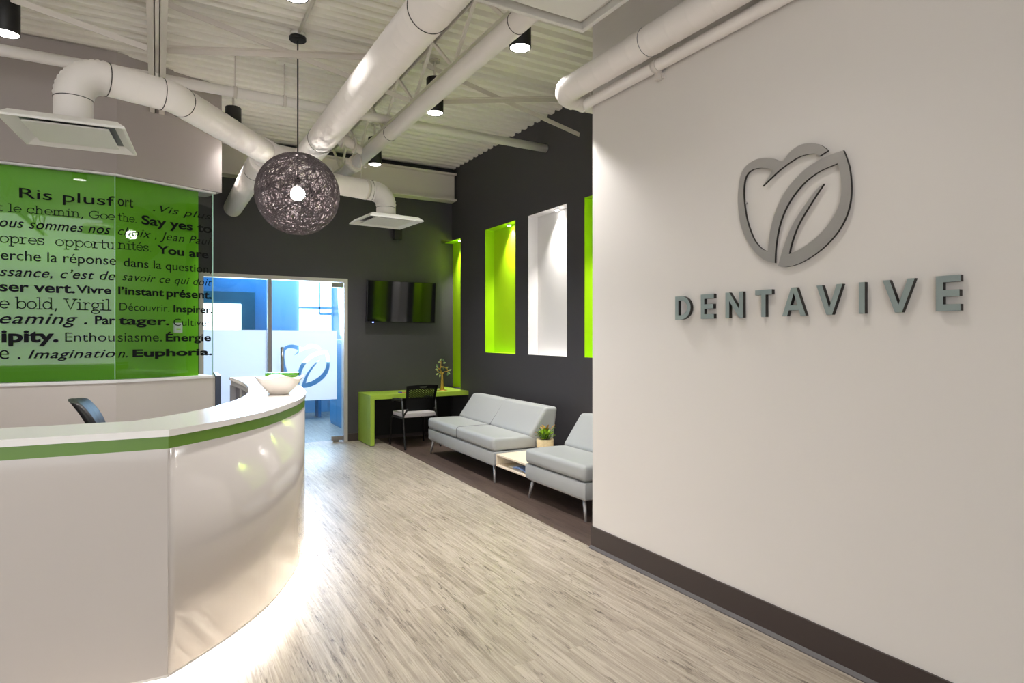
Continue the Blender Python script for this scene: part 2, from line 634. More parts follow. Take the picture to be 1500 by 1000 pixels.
box(bm, GX0 + 0.05, YB - 0.015, GZ - 0.05, GX1 - 0.05, YB + 0.13, GZ)
struct('trim_5', bm, 'frame', 'silver frame of the glass door and sidelight', 'door frame')
struct('trim_6', bx(1.300, YB - 0.012, 0, 1.345, YB + 0.10, GZ - 0.05), 'grey_inside', 'grey mullion between sidelight and glass door', 'mullion')

# left partition: pony wall, taupe bulkhead, green wall, all bent at one corner
K = Vector((-0.33, 6.78, 0))
A2 = math.radians(22.5)
D1, D2 = Vector((1, 0, 0)), Vector((math.cos(A2), math.sin(A2), 0))
N1, N2 = Vector((0, 1, 0)), Vector((-math.sin(A2), math.cos(A2), 0))


def bent(bm, s0, s1, d0, d1, z0, z1):
    """slab that follows the bent partition: s along, d behind its face"""
    def at(s, d):
        if s < 0:
            return K + D1 * s + N1 * d
        if s > 0:
            return K + D2 * s + N2 * d
        n = (N1 + N2).normalized()
        return K + n * (d / math.cos(A2 / 2))
    ss = [s for s in (s0, 0.0, s1)] if s0 < 0 < s1 else [s0, s1]
    ring = [at(s, d0) for s in ss] + [at(s, d1) for s in reversed(ss)]
    prism(bm, [(p.x, p.y, z0) for p in ring], (0, 0, z1 - z0))


bm = bmesh.new()
bent(bm, -4.0, 0.905, -0.02, 0.30, 0, 1.075)
struct('wall_left', bm, 'pony', 'low off-white wall under the lettered glass', 'wall')
bm = bmesh.new()
bent(bm, -4.0, 0.915, -0.03, 0.30, 1.075, 1.10)
struct('trim_7', bm, 'niche_white', 'white sill under the lettered glass', 'sill')
bm = bmesh.new()
bent(bm, -4.0, 0.80, 0.10, 0.22, 1.10, 3.0)
struct('wall_left_middle', bm, 'green_wall', 'green wall behind the lettered glass', 'wall')
bm = bmesh.new()
bent(bm, -4.0, 0.965, -0.06, 0.30, 3.0, ZC + 0.01)
struct('wall_left_upper', bm, 'taupe', 'taupe bulkhead above the lettered glass', 'wall')
bm = bmesh.new()
bent(bm, -4.0, 0.92, -0.03, 0.02, 2.985, 3.0)
struct('trim_8', bm, 'niche_white', 'white channel holding the top of the lettered glass', 'trim')

# ------------------------------------------------------------------ room behind the glass door
struct('wall_room_end', bx(-0.6, 12.6, 0, 3.17, 12.7, 2.9), 'blue_daylight', 'daylight-tinted blue end wall of the room behind the glass door', 'wall')
struct('wall_room_recess', bx(-0.6, 12.42, 0, 1.78, 12.6, 2.9), 'blue_daylight_dark', 'daylight-tinted darker blue wall section added behind the teal board', 'wall')  # added section, coloured darker than the end wall
struct('wall_room_left', bx(-0.7, YB + 0.12, 0, -0.6, 12.7, 2.9), 'blue_daylight', 'daylight-tinted blue side wall of the room behind the door', 'wall')
struct('wall_room_right', bx(3.07, YB + 0.12, 0, 3.17, 12.6, 2.9), 'blue_daylight_dark', 'daylight-tinted deep blue side wall of the room behind the door', 'wall')
struct('ceiling_room', bx(-0.7, YB + 0.12, 2.9, 3.17, 12.7, 3.0), 'blue_daylight', 'ceiling of the room behind the glass door', 'ceiling')
struct('floor_room', bx(2.36, YB + 0.12, -0.1, 3.07, 12.6, 0.0), 'floor', 'floor of the room behind the door', 'floor')
bm = bx(2.42, 12.57, 1.0, 3.03, 12.595, 2.68)
win = struct('window_2', bm, 'sky_window', 'bright daylight window seen through the glass door', 'window')
bm = bmesh.new()
box(bm, 2.40, 12.54, 2.05, 3.05, 12.57, 2.09)
box(bm, 2.78, 12.54, 1.95, 2.81, 12.57, 2.68)
box(bm, 2.80, 12.54, 1.93, 3.05, 12.57, 1.98)
struct('window_frame', bm, 'blue_daylight', parent=win)
t = thing('display_board', 'teal board behind the sidelight glass with a lit white panel', 'board', (1.0, 12.3, 0))
obj('board', bbx(0.2, 12.3, 0.4, 1.575, 12.36, 2.32), 'teal', t)
obj('lit_panel', bx(0.60, 12.27, 0.5, 1.335, 12.30, 2.10), 'sky_panel', t)
obj('leg', bx(0.3, 12.31, 0.0, 0.35, 12.35, 0.4), 'teal', t)
obj('leg', bx(1.4, 12.31, 0.0, 1.45, 12.35, 0.4), 'teal', t)
t = thing('storage_cabinet', 'dark cabinet tinted daylight blue standing in the room beyond the glass door', 'cabinet', (2.85, 10.4, 0))
obj('body', bbx(2.62, 9.95, 0.0, 3.06, 10.9, 1.45), 'blue_daylight_dark', t)
obj('door', bbx(2.602, 9.97, 0.05, 2.62, 10.42, 1.40), 'blue_daylight_dark', t)
obj('door', bbx(2.602, 10.43, 0.05, 2.62, 10.88, 1.40), 'blue_daylight_dark', t)
t = thing('bench', 'low pale bench on the floor beyond the glass door', 'bench', (2.35, 11.9, 0))
obj('seat', bbx(1.9, 11.7, 0.40, 2.7, 12.1, 0.46), 'blue_daylight', t)
obj('leg', bbx(1.95, 11.75, 0, 2.0, 12.05, 0.40), 'blue_daylight_dark', t)
obj('leg', bbx(2.6, 11.75, 0, 2.65, 12.05, 0.40), 'blue_daylight_dark', t)

# logo outline on the white wall, (y, z); pieces meet at corners, each is a smooth stroke
LOGO = [[(1.735, 2.352), (1.762, 2.379), (1.793, 2.399), (1.827, 2.411), (1.863, 2.416), (1.899, 2.41), (1.932, 2.395), (1.955, 2.374), (1.97, 2.362)],
        [(1.97, 2.362), (1.997, 2.372), (2.032, 2.39), (2.068, 2.402), (2.109, 2.409), (2.151, 2.404), (2.185, 2.391), (2.209, 2.371), (2.226, 2.338), (2.237, 2.282), (2.241, 2.218), (2.235, 2.152), (2.224, 2.093), (2.202, 2.036), (2.168, 1.978), (2.13, 1.931), (2.088, 1.895), (2.048, 1.875), (2.016, 1.866)],
        [(2.016, 1.866), (2.013, 1.931), (2.003, 1.997), (1.988, 2.055), (1.966, 2.106), (1.936, 2.153), (1.895, 2.198), (1.841, 2.239), (1.772, 2.268), (1.689, 2.282)],
        [(1.689, 2.282), (1.678, 2.246), (1.672, 2.196), (1.672, 2.14), (1.683, 2.093), (1.702, 2.054), (1.732, 2.015), (1.772, 1.977), (1.82, 1.946), (1.87, 1.92), (1.936, 1.901)],
        [(1.936, 1.901), (1.927, 1.94), (1.906, 1.997), (1.877, 2.051), (1.834, 2.109), (1.793, 2.161), (1.755, 2.205)],
        [(1.755, 2.205), (1.786, 2.189), (1.827, 2.149), (1.87, 2.102), (1.906, 2.056), (1.936, 2.008), (1.962, 1.951), (1.983, 1.893), (1.997, 1.848)],
        [(1.997, 1.848), (1.959, 1.841), (1.906, 1.845), (1.849, 1.862), (1.786, 1.893), (1.732, 1.931), (1.686, 1.977), (1.654, 2.027), (1.635, 2.079), (1.627, 2.137), (1.628, 2.192), (1.635, 2.248), (1.648, 2.294), (1.662, 2.333)],
        [(1.662, 2.333), (1.719, 2.33), (1.779, 2.319), (1.841, 2.297), (1.899, 2.261), (1.951, 2.216), (1.989, 2.163), (2.02, 2.101), (2.04, 2.036), (2.05, 1.983), (2.057, 1.928)],
        [(2.057, 1.928), (2.093, 1.947), (2.134, 1.991), (2.163, 2.048), (2.186, 2.115), (2.2, 2.189), (2.205, 2.261), (2.198, 2.317), (2.18, 2.347), (2.151, 2.361), (2.113, 2.361), (2.072, 2.351), (2.03, 2.335)],
        [(2.03, 2.335), (2.048, 2.305), (2.088, 2.263)],
        [(2.088, 2.263), (2.044, 2.29), (1.989, 2.322), (1.929, 2.347), (1.877, 2.361), (1.827, 2.36), (1.796, 2.352), (1.778, 2.337)],
        [(1.778, 2.337), (1.735, 2.352)]]


def logo_loop(n=5):
    out = []
    for s in LOGO:
        pts = catmull([(p[0], p[1], 0) for p in s], n) if len(s) > 2 else [Vector((p[0], p[1], 0)) for p in s]
        out += pts[:-1]
    return [(p.x, p.y) for p in out]


def curve_fill(name, loops, thick):
    """flat filled shape with holes -> mesh data, in XY, centred on z=0"""
    cu = bpy.data.curves.new(name, 'CURVE')
    cu.dimensions = '2D'
    cu.fill_mode = 'BOTH'
    cu.extrude = thick / 2
    for lp in loops:
        s = cu.splines.new('POLY')
        s.points.add(len(lp) - 1)
        for p, q in zip(s.points, lp):
            p.co = (q[0], q[1], 0, 1)
        s.use_cyclic_u = True
    o = bpy.data.objects.new(name, cu)
    me = bpy.data.meshes.new_from_object(o)
    bpy.data.objects.remove(o)
    bpy.data.curves.remove(cu)
    return me


# glazing: sidelight and hinged glass door
win = struct('window_1', bx(GX0 + 0.05, YB + 0.02, 0.0, 1.300, YB + 0.03, GZ - 0.05), 'clear_blue', 'fixed glass sidelight with a frosted band', 'window')
struct('frosted_film', bx(GX0 + 0.05, YB + 0.016, 0.61, 1.292, YB + 0.0185, 1.59), 'frost', parent=win)
door = struct('door_1', bx(1.352, YB + 0.02, 0.03, 2.316, YB + 0.032, GZ - 0.052), 'clear_blue', 'hinged glass door with frosted band and clear logo', 'door')
lg = [(1.80 - (p[0] - 1.934) * 1.06, 1.095 + (p[1] - 2.128) * 1.06) for p in logo_loop(3)]
me = curve_fill('frosted_film', [[(1.354, 0.612), (2.226, 0.612), (2.226, 1.588), (1.354, 1.588)], lg], 0.0025)
me.transform(Matrix.Rotation(PI / 2, 4, 'X'))
me.transform(Matrix.Translation((0, YB + 0.017, 0)))
o = bpy.data.objects.new('frosted_film', me)
me.materials.append(M['frost'])
C.objects.link(o)
o.parent = door
bm = bmesh.new()
tube(bm, [(1.47, YB + 0.02, 1.335), (1.47, YB - 0.06, 1.335)], 0.014, 10)
tube(bm, [(1.47, YB + 0.02, 0.98), (1.47, YB - 0.06, 0.98)], 0.014, 10)
tube(bm, [(1.47, YB - 0.06, 0.90), (1.47, YB - 0.06, 1.36)], 0.022, 12)
struct('door_handle', bm, 'chrome', parent=door)
struct('hinge_clip', bbx(2.15, YB + 0.005, 2.205, 2.316, YB + 0.047, GZ - 0.055), 'chrome', parent=door)
struct('hinge_clip', bbx(2.15, YB + 0.005, 0.025, 2.316, YB + 0.047, 0.085), 'chrome', parent=door)
struct('floor_pivot', bx(2.17, YB + 0.01, 0.0, 2.25, YB + 0.04, 0.025), 'chrome', parent=door)

# ------------------------------------------------------------------ reception counter
def offset(path, d):
    out = []
    for i, p in enumerate(path):
        a = (path[i] - path[i - 1]).normalized() if i else (path[1] - path[0]).normalized()
        b = (path[i + 1] - path[i]).normalized() if i < len(path) - 1 else a
        na, nb = Vector((-a.y, a.x, 0)), Vector((-b.y, b.x, 0))
        n = (na + nb).normalized()
        out.append(p + n * (d / max(0.5, n.dot(na))))
    return out


flank = [Vector((-2.4 + 0.305 * k, 3.01 - 0.0141 * k, 0)) for k in range(8)]
bend = catmull([(0.04, 2.897, 0), (0.179, 3.024, 0), (0.337, 3.186, 0), (0.507, 3.413, 0), (0.645, 3.677, 0), (0.770, 3.976, 0), (0.878, 4.38, 0), (0.945, 4.85, 0), (0.98, 5.3, 0), (0.985, 5.8, 0), (0.955, 6.4, 0)], 5)
OUT = flank + bend
NF = len(flank)


def ribbon(bm, path, d0, d1, z0, z1):
    a, b = offset(path, d0), offset(path, d1)
    if NF < len(path) and (path[NF] - OUT[NF]).length < 1e-6:      # keep the inner edge from folding past the corner
        for d, q in ((d0, a), (d1, b)):
            for i in range(NF + 1, len(path)):
                if (path[i] - path[NF]).length < d * 0.46:
                    q[i] = q[NF].copy()
    rows = []
    for p, q in zip(a, b):
        rows.append([bm.verts.new((p.x, p.y, z0)), bm.verts.new((p.x, p.y, z1)), bm.verts.new((q.x, q.y, z1)), bm.verts.new((q.x, q.y, z0))])
    for r, s in zip(rows, rows[1:]):
        for k in range(4):
            bm.faces.new((r[k], r[(k + 1) % 4], s[(k + 1) % 4], s[k]))
    bm.faces.new(rows[0])
    bm.faces.new(list(reversed(rows[-1])))
    return bm


def sub(i0, i1):
    """outline between two indices with tangents kept from the whole outline"""
    return OUT[i0:i1]


desk = thing('reception_desk', 'curved glossy white reception counter with green band', 'reception desk', (-0.3, 4.2, 0))
obj('counter_top', ribbon(bmesh.new(), OUT, -0.006, 0.365, 1.092, 1.12), 'solid_surface', desk)
obj('accent_band', ribbon(bmesh.new(), OUT, 0.0, 0.03, 1.042, 1.092), 'band', desk)
o = obj('front_panel', ribbon(bmesh.new(), OUT[:NF + 1], 0.0, 0.025, 0.117, 1.042), 'gloss', desk)
bm = ribbon(bmesh.new(), OUT[NF:], 0.0, 0.025, 0.117, 1.042)
for f in bm.faces:
    f.smooth = abs(f.normal.z) < 0.5
o = obj('front_panel', bm, 'gloss', desk)
obj('base_plate', ribbon(bmesh.new(), OUT, 0.004, 0.20, 0.104, 0.117), 'toe', desk)
obj('toe_kick', ribbon(bmesh.new(), OUT, 0.12, 0.14, 0.0, 0.104), 'toe', desk)
obj('led_strip', ribbon(bmesh.new(), OUT, 0.03, 0.05, 0.099, 0.104), 'led', desk)
obj('inner_panel', ribbon(bmesh.new(), OUT, 0.300, 0.315, 0.0, 1.092), 'grey_dark', desk)
obj('apron', ribbon(bmesh.new(), OUT, 0.315, 0.352, 1.045, 1.092), 'grey_inside', desk)
obj('work_surface', ribbon(bmesh.new(), OUT[3:], 0.315, 0.88, 0.72, 0.75), 'solid_surface', desk)
ins = offset(OUT, 0.335)
for i in (len(OUT) - 1, len(OUT) - 6, len(OUT) - 12):
    p = ins[i]
    obj('divider', bx(p.x - 0.025, p.y - (0.03 if i == len(OUT) - 1 else 0.07), 0.75, p.x + 0.025, p.y + (0.0 if i == len(OUT) - 1 else 0.07), 1.045), 'grey_inside', desk)
# panel joint line at the corner
obj('joint_strip', tb([(0.0395, 2.8955, 0.12), (0.0395, 2.8955, 1.04)], 0.0014, 6), 'gloss', desk)

# bowl: square rim that dips between four corners
bm = bmesh.new()
nb, cx, cy = 48, 0.705, 4.33
def ring(r, z, sq, wave):
    out = []
    for k in range(nb):
        a = 2 * PI * k / nb + 0.5
        c4 = abs(math.cos(2 * a))
        rr = 0.9 * r * (1 + sq * (c4 - 0.5))
        out.append(bm.verts.new((cx + rr * math.cos(a), cy + rr * math.sin(a), 1.12 + z + wave * math.cos(4 * a))))
    return out
rows = [ring(0.001, 0.0, 0, 0), ring(0.066, 0.0, 0, 0), ring(0.07, 0.006, 0.02, 0), ring(0.095, 0.028, 0.04, 0.001), ring(0.13, 0.066, 0.08, 0.004), ring(0.16, 0.108, 0.13, 0.011), ring(0.164, 0.113, 0.13, 0.012),
        ring(0.158, 0.111, 0.13, 0.012), ring(0.122, 0.066, 0.08, 0.004), ring(0.085, 0.03, 0.04, 0.001), ring(0.05, 0.014, 0, 0), ring(0.001, 0.012, 0, 0)]
for a, b in zip(rows, rows[1:]):
    for k in range(nb):
        f = bm.faces.new((a[k], a[(k + 1) % nb], b[(k + 1) % nb], b[k]))
        f.smooth = True
tag(obj('bowl', bm, 'bowl', loc=(cx, cy, 1.12)), 'white ceramic bowl with wavy square rim on the counter', 'bowl')

t = thing('card_box', 'green acrylic box on the counter behind the white bowl', 'box', (0.91, 5.45, 1.12), -0.33)
obj('body', bbx(-0.125, -0.05, 0.0, 0.125, 0.05, 0.052), 'box_green', t, local=True)
obj('lid', bbx(-0.128, -0.053, 0.056, 0.128, 0.053, 0.080), 'box_green', t, local=True)
obj('rim', bx(-0.120, -0.046, 0.052, 0.120, 0.046, 0.056), 'paper', t, local=True)

# computer monitor edge-on behind the counter
t = thing('monitor', 'dark computer monitor seen edge-on behind the counter', 'monitor', (0.392, 5.15, 0.75), 1.53 + PI)
obj('screen', bbx(-0.25, -0.02, 0.12, 0.25, 0.018, 0.47, off=0.006), 'screen_back', t, local=True)
obj('display', bx(-0.24, -0.0215, 0.13, 0.24, -0.0195, 0.46), 'tv', t, local=True)
obj('stand', bx(-0.03, 0.0, 0.0, 0.03, 0.03, 0.2), 'black_plastic', t, local=True)
obj('base', bbx(-0.11, -0.07, 0.0, 0.11, 0.09, 0.012), 'black_plastic', t, local=True)

# office chair: only the top of its back shows over the counter
t = thing('office_chair', 'black office chair whose curved back rises above the counter', 'chair', (-0.18, 4.65, 0), 0.0)
bm = bmesh.new()
prof = catmull([(-0.265, 0, 1.118), (-0.235, 0, 1.10), (-0.18, 0, 1.02), (-0.145, 0, 0.92), (-0.15, 0, 0.78), (-0.17, 0, 0.62)], 5)
rows = []
for i, p in enumerate(prof):
    u = i / (len(prof) - 1)
    wv = 0.16 + 0.07 * math.sin(min(1, u * 1.5 + 0.15) * PI / 2)
    th = 0.018 + 0.028 * math.sin(PI * min(1, 0.12 + u))
    row = []
    for s in (-1, -0.6, 0, 0.6, 1):
        row.append(bm.verts.new((p.x + 0.035 * s * s, s * wv, p.z - 0.01 * s * s)))
    for s in (1, 0.6, 0, -0.6, -1):
        row.append(bm.verts.new((p.x - th + 0.03 * s * s, s * wv, p.z - 0.012 * s * s)))
    rows.append(row)
for a, b in zip(rows, rows[1:]):
    for k in range(10):
        bm.faces.new((a[k], a[(k + 1) % 10], b[(k + 1) % 10], b[k])).smooth = True
bm.faces.new(rows[0])
bm.faces.new(list(reversed(rows[-1])))
obj('backrest', bm, 'black_plastic', t, local=True)
bm = bbx(-0.22, -0.24, 0.45, 0.26, 0.24, 0.53, off=0.03, seg=3)
obj('seat', bm, 'black_plastic', t, local=True)
bm = tb([(-0.17, 0, 0.66), (-0.24, 0, 0.55), (-0.15, 0, 0.44), (0, 0, 0.43)], 0.02, 8)
obj('back_bracket', bm, 'black_plastic', t, local=True)
obj('gas_lift', tb([(0, 0, 0.1), (0, 0, 0.45)], 0.028, 12), 'black_plastic', t, local=True)
for k in range(5):
    a = 2 * PI * k / 5 + 0.3
    l = obj('leg', tb([(0.02 * math.cos(a), 0.02 * math.sin(a), 0.11), (0.3 * math.cos(a), 0.3 * math.sin(a), 0.075)], [0.024, 0.015], 8), 'black_plastic', t, local=True)
    obj('caster', tb([(0.29 * math.cos(a) - 0.02 * math.sin(a), 0.29 * math.sin(a) + 0.02 * math.cos(a), 0.03), (0.29 * math.cos(a) + 0.02 * math.sin(a), 0.29 * math.sin(a) - 0.02 * math.cos(a), 0.03)], 0.03, 12), 'black_plastic', l, local=True)

# ------------------------------------------------------------------ lettered glass
def arc(cx, cy, rx, ry, a0, a1, n=14):
    return [(cx + rx * math.cos(math.radians(a0 + (a1 - a0) * k / n)), cy + ry * math.sin(math.radians(a0 + (a1 - a0) * k / n))) for k in range(n + 1)]


SERIF = {
    'o': (1.04, [arc(.52, .5, .46, .48, 0, 360, 20)]),
    'e': (1.0, [arc(.5, .5, .44, .48, 0, 315, 18), [(.06, .5), (.94, .5)]]),
    'c': (.98, [arc(.52, .5, .46, .48, 42, 315, 16), [(.86, .62), (.86, .95)]]),
    't': (.74, [[(.3, 1.35), (.3, .25)] + arc(.52, .25, .22, .25, 180, 310, 8), [(.02, .96), (.66, .96)]]),
    'l': (.62, [[(.04, 1.47), (.3, 1.47), (.3, 0)], [(.02, 0), (.58, 0)]]),
    'i': (.62, [[(.04, .97), (.3, .97), (.3, 0)], [(.02, 0), (.58, 0)], [(.27, 1.38), (.36, 1.38)]]),
    'h': (1.22, [[(.04, 1.47), (.25, 1.47), (.25, 0)], [(.02, 0), (.5, 0)], [(.25, .62)] + arc(.57, .62, .31, .36, 180, 0, 10) + [(.88, 0)], [(.66, 0), (1.12, 0)]]),
    'n': (1.22, [[(.04, .97), (.25, .97), (.25, 0)], [(.02, 0), (.5, 0)], [(.25, .62)] + arc(.57, .62, .31, .36, 180, 0, 10) + [(.88, 0)], [(.66, 0), (1.12, 0)]]),
    'm': (1.78, [[(.04, .97), (.25, .97), (.25, 0)], [(.02, 0), (.5, 0)], [(.25, .62)] + arc(.53, .64, .28, .34, 180, 0, 10) + [(.81, 0)], [(.62, 0), (1.02, 0)], [(.81, .62)] + arc(1.11, .64, .29, .34, 180, 0, 10) + [(1.4, 0)], [(1.2, 0), (1.66, 0)]]),
    'u': (1.2, [[(.02, .97), (.24, .97), (.24, .34)] + arc(.54, .34, .3, .34, 180, 360, 10), [(.62, .97), (.86, .97), (.86, 0), (1.1, 0)]]),
    'r': (.95, [[(.04, .97), (.27, .97), (.27, 0)], [(.02, 0), (.58, 0)], [(.27, .5)] + arc(.64, .56, .36, .41, 180, 60, 8)]),
    's': (.86, [arc(.42, .74, .32, .24, 35, 270, 10) + arc(.42, .25, .35, .25, 90, -145, 10), [(.72, .72), (.72, .96)], [(.08, .04), (.08, .3)]]),
    'p': (1.18, [[(.04, .97), (.24, .97), (.24, -.48)], [(.02, -.48), (.52, -.48)], arc(.66, .5, .42, .48, 0, 360, 20)]),
    'b': (1.16, [[(.0, 1.47), (.2, 1.47), (.2, 0)], arc(.63, .5, .43, .48, 0, 360, 20)]),
    'd': (1.2, [arc(.48, .5, .43, .48, 0, 360, 20), [(.66, 1.47), (.91, 1.47), (.91, 0), (1.14, 0)]]),
    'g': (1.05, [arc(.46, .62, .36, .36, 0, 360, 18), arc(.5, -.26, .44, .24, 0, 360, 18), [(.3, .3), (.2, .12), (.35, 0), (.7, -.03)], [(.72, .88), (.98, .97)]]),
    'V': (1.4, [[(.16, 1.4), (.68, 0), (1.2, 1.4)], [(-.04, 1.4), (.42, 1.4)], [(.96, 1.4), (1.38, 1.4)]]),
    'G': (1.5, [arc(.72, .7, .66, .7, 42, 325, 22), [(.86, .62), (1.42, .62)], [(1.24, .62), (1.24, .2)], [(1.22, 1.02), (1.22, 1.38)]]),
    ',': (.5, [[(.22, .08), (.24, -.02), (.12, -.3)]]),
    '.': (.5, [[(.17, .06), (.27, .06)]]),
    ' ': (.62, []),
}
SERIF['\u00e9'] = (1.0, SERIF['e'][1] + [[(.42, 1.2), (.66, 1.5)]])


def serif_mesh(text, wd):
    bm = bmesh.new()
    x = 0.0
    for ch in text:
        adv, strokes = SERIF[ch]
        for st in strokes:
            pts = [Vector((px + x, py, 0)) for px, py in st]
            closed = (pts[0] - pts[-1]).length < 1e-4
            if closed:
                pts = pts[:-1]
            n = len(pts)
            L_, R_ = [], []
            for i, p in enumerate(pts):
                a = pts[i - 1] if (i or closed) else None
                b = pts[(i + 1) % n] if (i < n - 1 or closed) else None
                da = (p - a).normalized() if a is not None else (b - p).normalized()
                db = (b - p).normalized() if b is not None else da
                na, nb_ = Vector((-da.y, da.x, 0)), Vector((-db.y, db.x, 0))
                nn = (na + nb_).normalized()
                h = wd / 2 / max(0.6, nn.dot(na))
                e = Vector((0, 0, 0))
                if a is None:
                    e = -da * wd * 0.4
                if b is None:
                    e = da * wd * 0.4
                L_.append(bm.verts.new(p + nn * h + e))
                R_.append(bm.verts.new(p - nn * h + e))
            for i in range(n if closed else n - 1):
                j = (i + 1) % n
                bm.faces.new((L_[i], R_[i], R_[j], L_[j]))
        x += adv
    me = bpy.data.meshes.new('lettering')
    bm.to_mesh(me)
    bm.free()
    return me


def text_mesh(body, style, extrude=0.0, spacing=1.0):
    if style == 'serif':
        return serif_mesh(body, 0.135)
    cu = bpy.data.curves.new('lettering', 'FONT')
    cu.body = body
    cu.size = 1.0
    cu.extrude = extrude
    cu.resolution_u = 4
    cu.space_character = spacing
    if style in ('hand', 'handb'):
        cu.shear = 0.32
        cu.space_character = 1.08
    cu.offset = {'sans': 0.004, 'light': -0.004, 'bold': 0.026, 'black': 0.036, 'hand': 0.0, 'handb': 0.010}.get(style, 0.0)
    o = bpy.data.objects.new('lettering', cu)
    me = bpy.data.meshes.new_from_object(o)
    bpy.data.objects.remove(o)
    bpy.data.curves.remove(cu)
    return me


def pane(name, s0, s1, direction, normal, label):
    """glass sheet standing on the sill; s along the partition"""
    base = K + direction * ((s0 + s1) / 2)
    th = 0.010
    bm = bmesh.new()
    p, q = K + direction * s0, K + direction * s1
    prism(bm, [(p.x, p.y, 1.10), (q.x, q.y, 1.10), (q.x + normal.x * th, q.y + normal.y * th, 1.10), (p.x + normal.x * th, p.y + normal.y * th, 1.10)], (0, 0, 2.985 - 1.10))
    o = obj(name, bm, 'clear', loc=(base.x, base.y, 1.10))
    tag(o, label, 'glass panel', 'lettered glass panels')
    return o


p1 = pane('glass_panel', -3.9, -0.006, D1, N1, 'left glass panel with black French and English words')
p2 = pane('glass_panel', 0.006, 0.905, D2, N2, 'angled right glass panel with black words ending at Euphoria')


def vbar(bm, s, d, n, wdt):
    a = K + d * s - n * 0.001
    b = K + d * (s + wdt) + n * 0.011
    c1, c2 = K + d * (s + wdt) - n * 0.001, K + d * s + n * 0.011
    prism(bm, [(a.x, a.y, 1.102), (c1.x, c1.y, 1.102), (b.x, b.y, 1.102), (c2.x, c2.y, 1.102)], (0, 0, 1.88))


bm = bmesh.new(); vbar(bm, -0.0095, D1, N1, 0.005)
obj('polished_edge', bm, 'edge', p1)
bm = bmesh.new(); vbar(bm, 0.9, D2, N2, 0.006)
obj('polished_edge', bm, 'edge', p2)

TEXT = [('Ris plusf', 1, 'sans', -0.707, -0.009, 2.706, 0.087, 'c'), ('ort', 2, 'sans', 0.016, 0.146, 2.714, 0.066, 'x'), ('.Vis plus', 2, 'hand', 0.32, 0.882, 2.713, 0.065, 'c'), ('t le chemin, Goe', 1, 'serif', -0.86, -0.004, 2.578, 0.068, 'a'), ('the.', 2, 'serif', 0.016, 0.175, 2.578, 0.07, 'a'), ('Say yes to', 2, 'bold', 0.217, 0.889, 2.574, 0.085, 'c'), ('ous sommes nos', 1, 'handb', -0.841, -0.041, 2.444, 0.055, 'x'), ('choix , Jean Paul', 2, 'hand', 0.016, 0.882, 2.447, 0.050, 'x'), ('opres  opportu', 1, 'serif', -0.841, -0.004, 2.309, 0.055, 'x'), ('nit\u00e9s.', 2, 'serif', 0.016, 0.302, 2.319, 0.052, 'x'), ('You are', 2, 'bold', 0.357, 0.857, 2.31, 0.079, 'c'), ('erche la r\u00e9ponse', 1, 'sans', -0.832, 0.002, 2.162, 0.056, 'x'), ('dans la question,', 2, 'sans', 0.064, 0.882, 2.158, 0.052, 'x'), ('ssance, c\u2019est de', 1, 'handb', -0.841, -0.004, 2.022, 0.053, 'x'), ('savoir ce qui doit', 2, 'hand', 0.053, 0.889, 2.026, 0.048, 'x'), ('ser vert.', 1, 'bold', -0.841, -0.309, 1.892, 0.058, 'x'), ('Vivre', 1, 'bold', -0.299, -0.035, 1.895, 0.068, 'c'), ('l\u2019instant', 2, 'bold', 0.019, 0.42, 1.895, 0.071, 'a'), ('pr\u00e9sent.', 2, 'bold', 0.442, 0.889, 1.893, 0.053, 'x'), ('e bold, Virgil', 1, 'serif', -0.841, -0.035, 1.744, 0.097, 'a'), ('D\u00e9couvrir.', 2, 'light', 0.03, 0.471, 1.743, 0.073, 'c'), ('Inspirer.', 2, 'bold', 0.509, 0.897, 1.745, 0.07, 'c'), ('eaming .', 1, 'handb', -0.841, -0.218, 1.614, 0.063, 'x'), ('Par', 1, 'bold', -0.161, -0.004, 1.615, 0.078, 'c'), ('tager.', 2, 'bold', 0.019, 0.471, 1.615, 0.052, 'x'), ('Cultiver', 2, 'light', 0.509, 0.882, 1.609, 0.07, 'c'), ('ipity.', 1, 'black', -0.828, -0.429, 1.456, 0.072, 'x'), ('Enthou', 1, 'light', -0.382, -0.009, 1.457, 0.08, 'c'), ('siasme.', 2, 'light', 0.016, 0.401, 1.455, 0.055, 'x'), ('\u00c9nergie', 2, 'bold', 0.436, 0.882, 1.457, 0.072, 'c'), ('e .', 1, 'light', -0.841, -0.698, 1.307, 0.078, 'x'), ('Imaginatio', 1, 'handb', -0.646, -0.004, 1.311, 0.074, 'c'), ('n.', 2, 'handb', 0.016, 0.099, 1.308, 0.051, 'x'), ('Euphoria.', 2, 'black', 0.14, 0.897, 1.312, 0.068, 'c')]
METRIC = {}
for style in ('sans', 'light', 'bold', 'black', 'hand', 'handb'):
    for hk, ch in (('c', 'H'), ('x', 'x'), ('a', 'l')):
        me = text_mesh(ch, style)
        METRIC[style, hk] = max(v.co.y for v in me.vertices)
        bpy.data.meshes.remove(me)
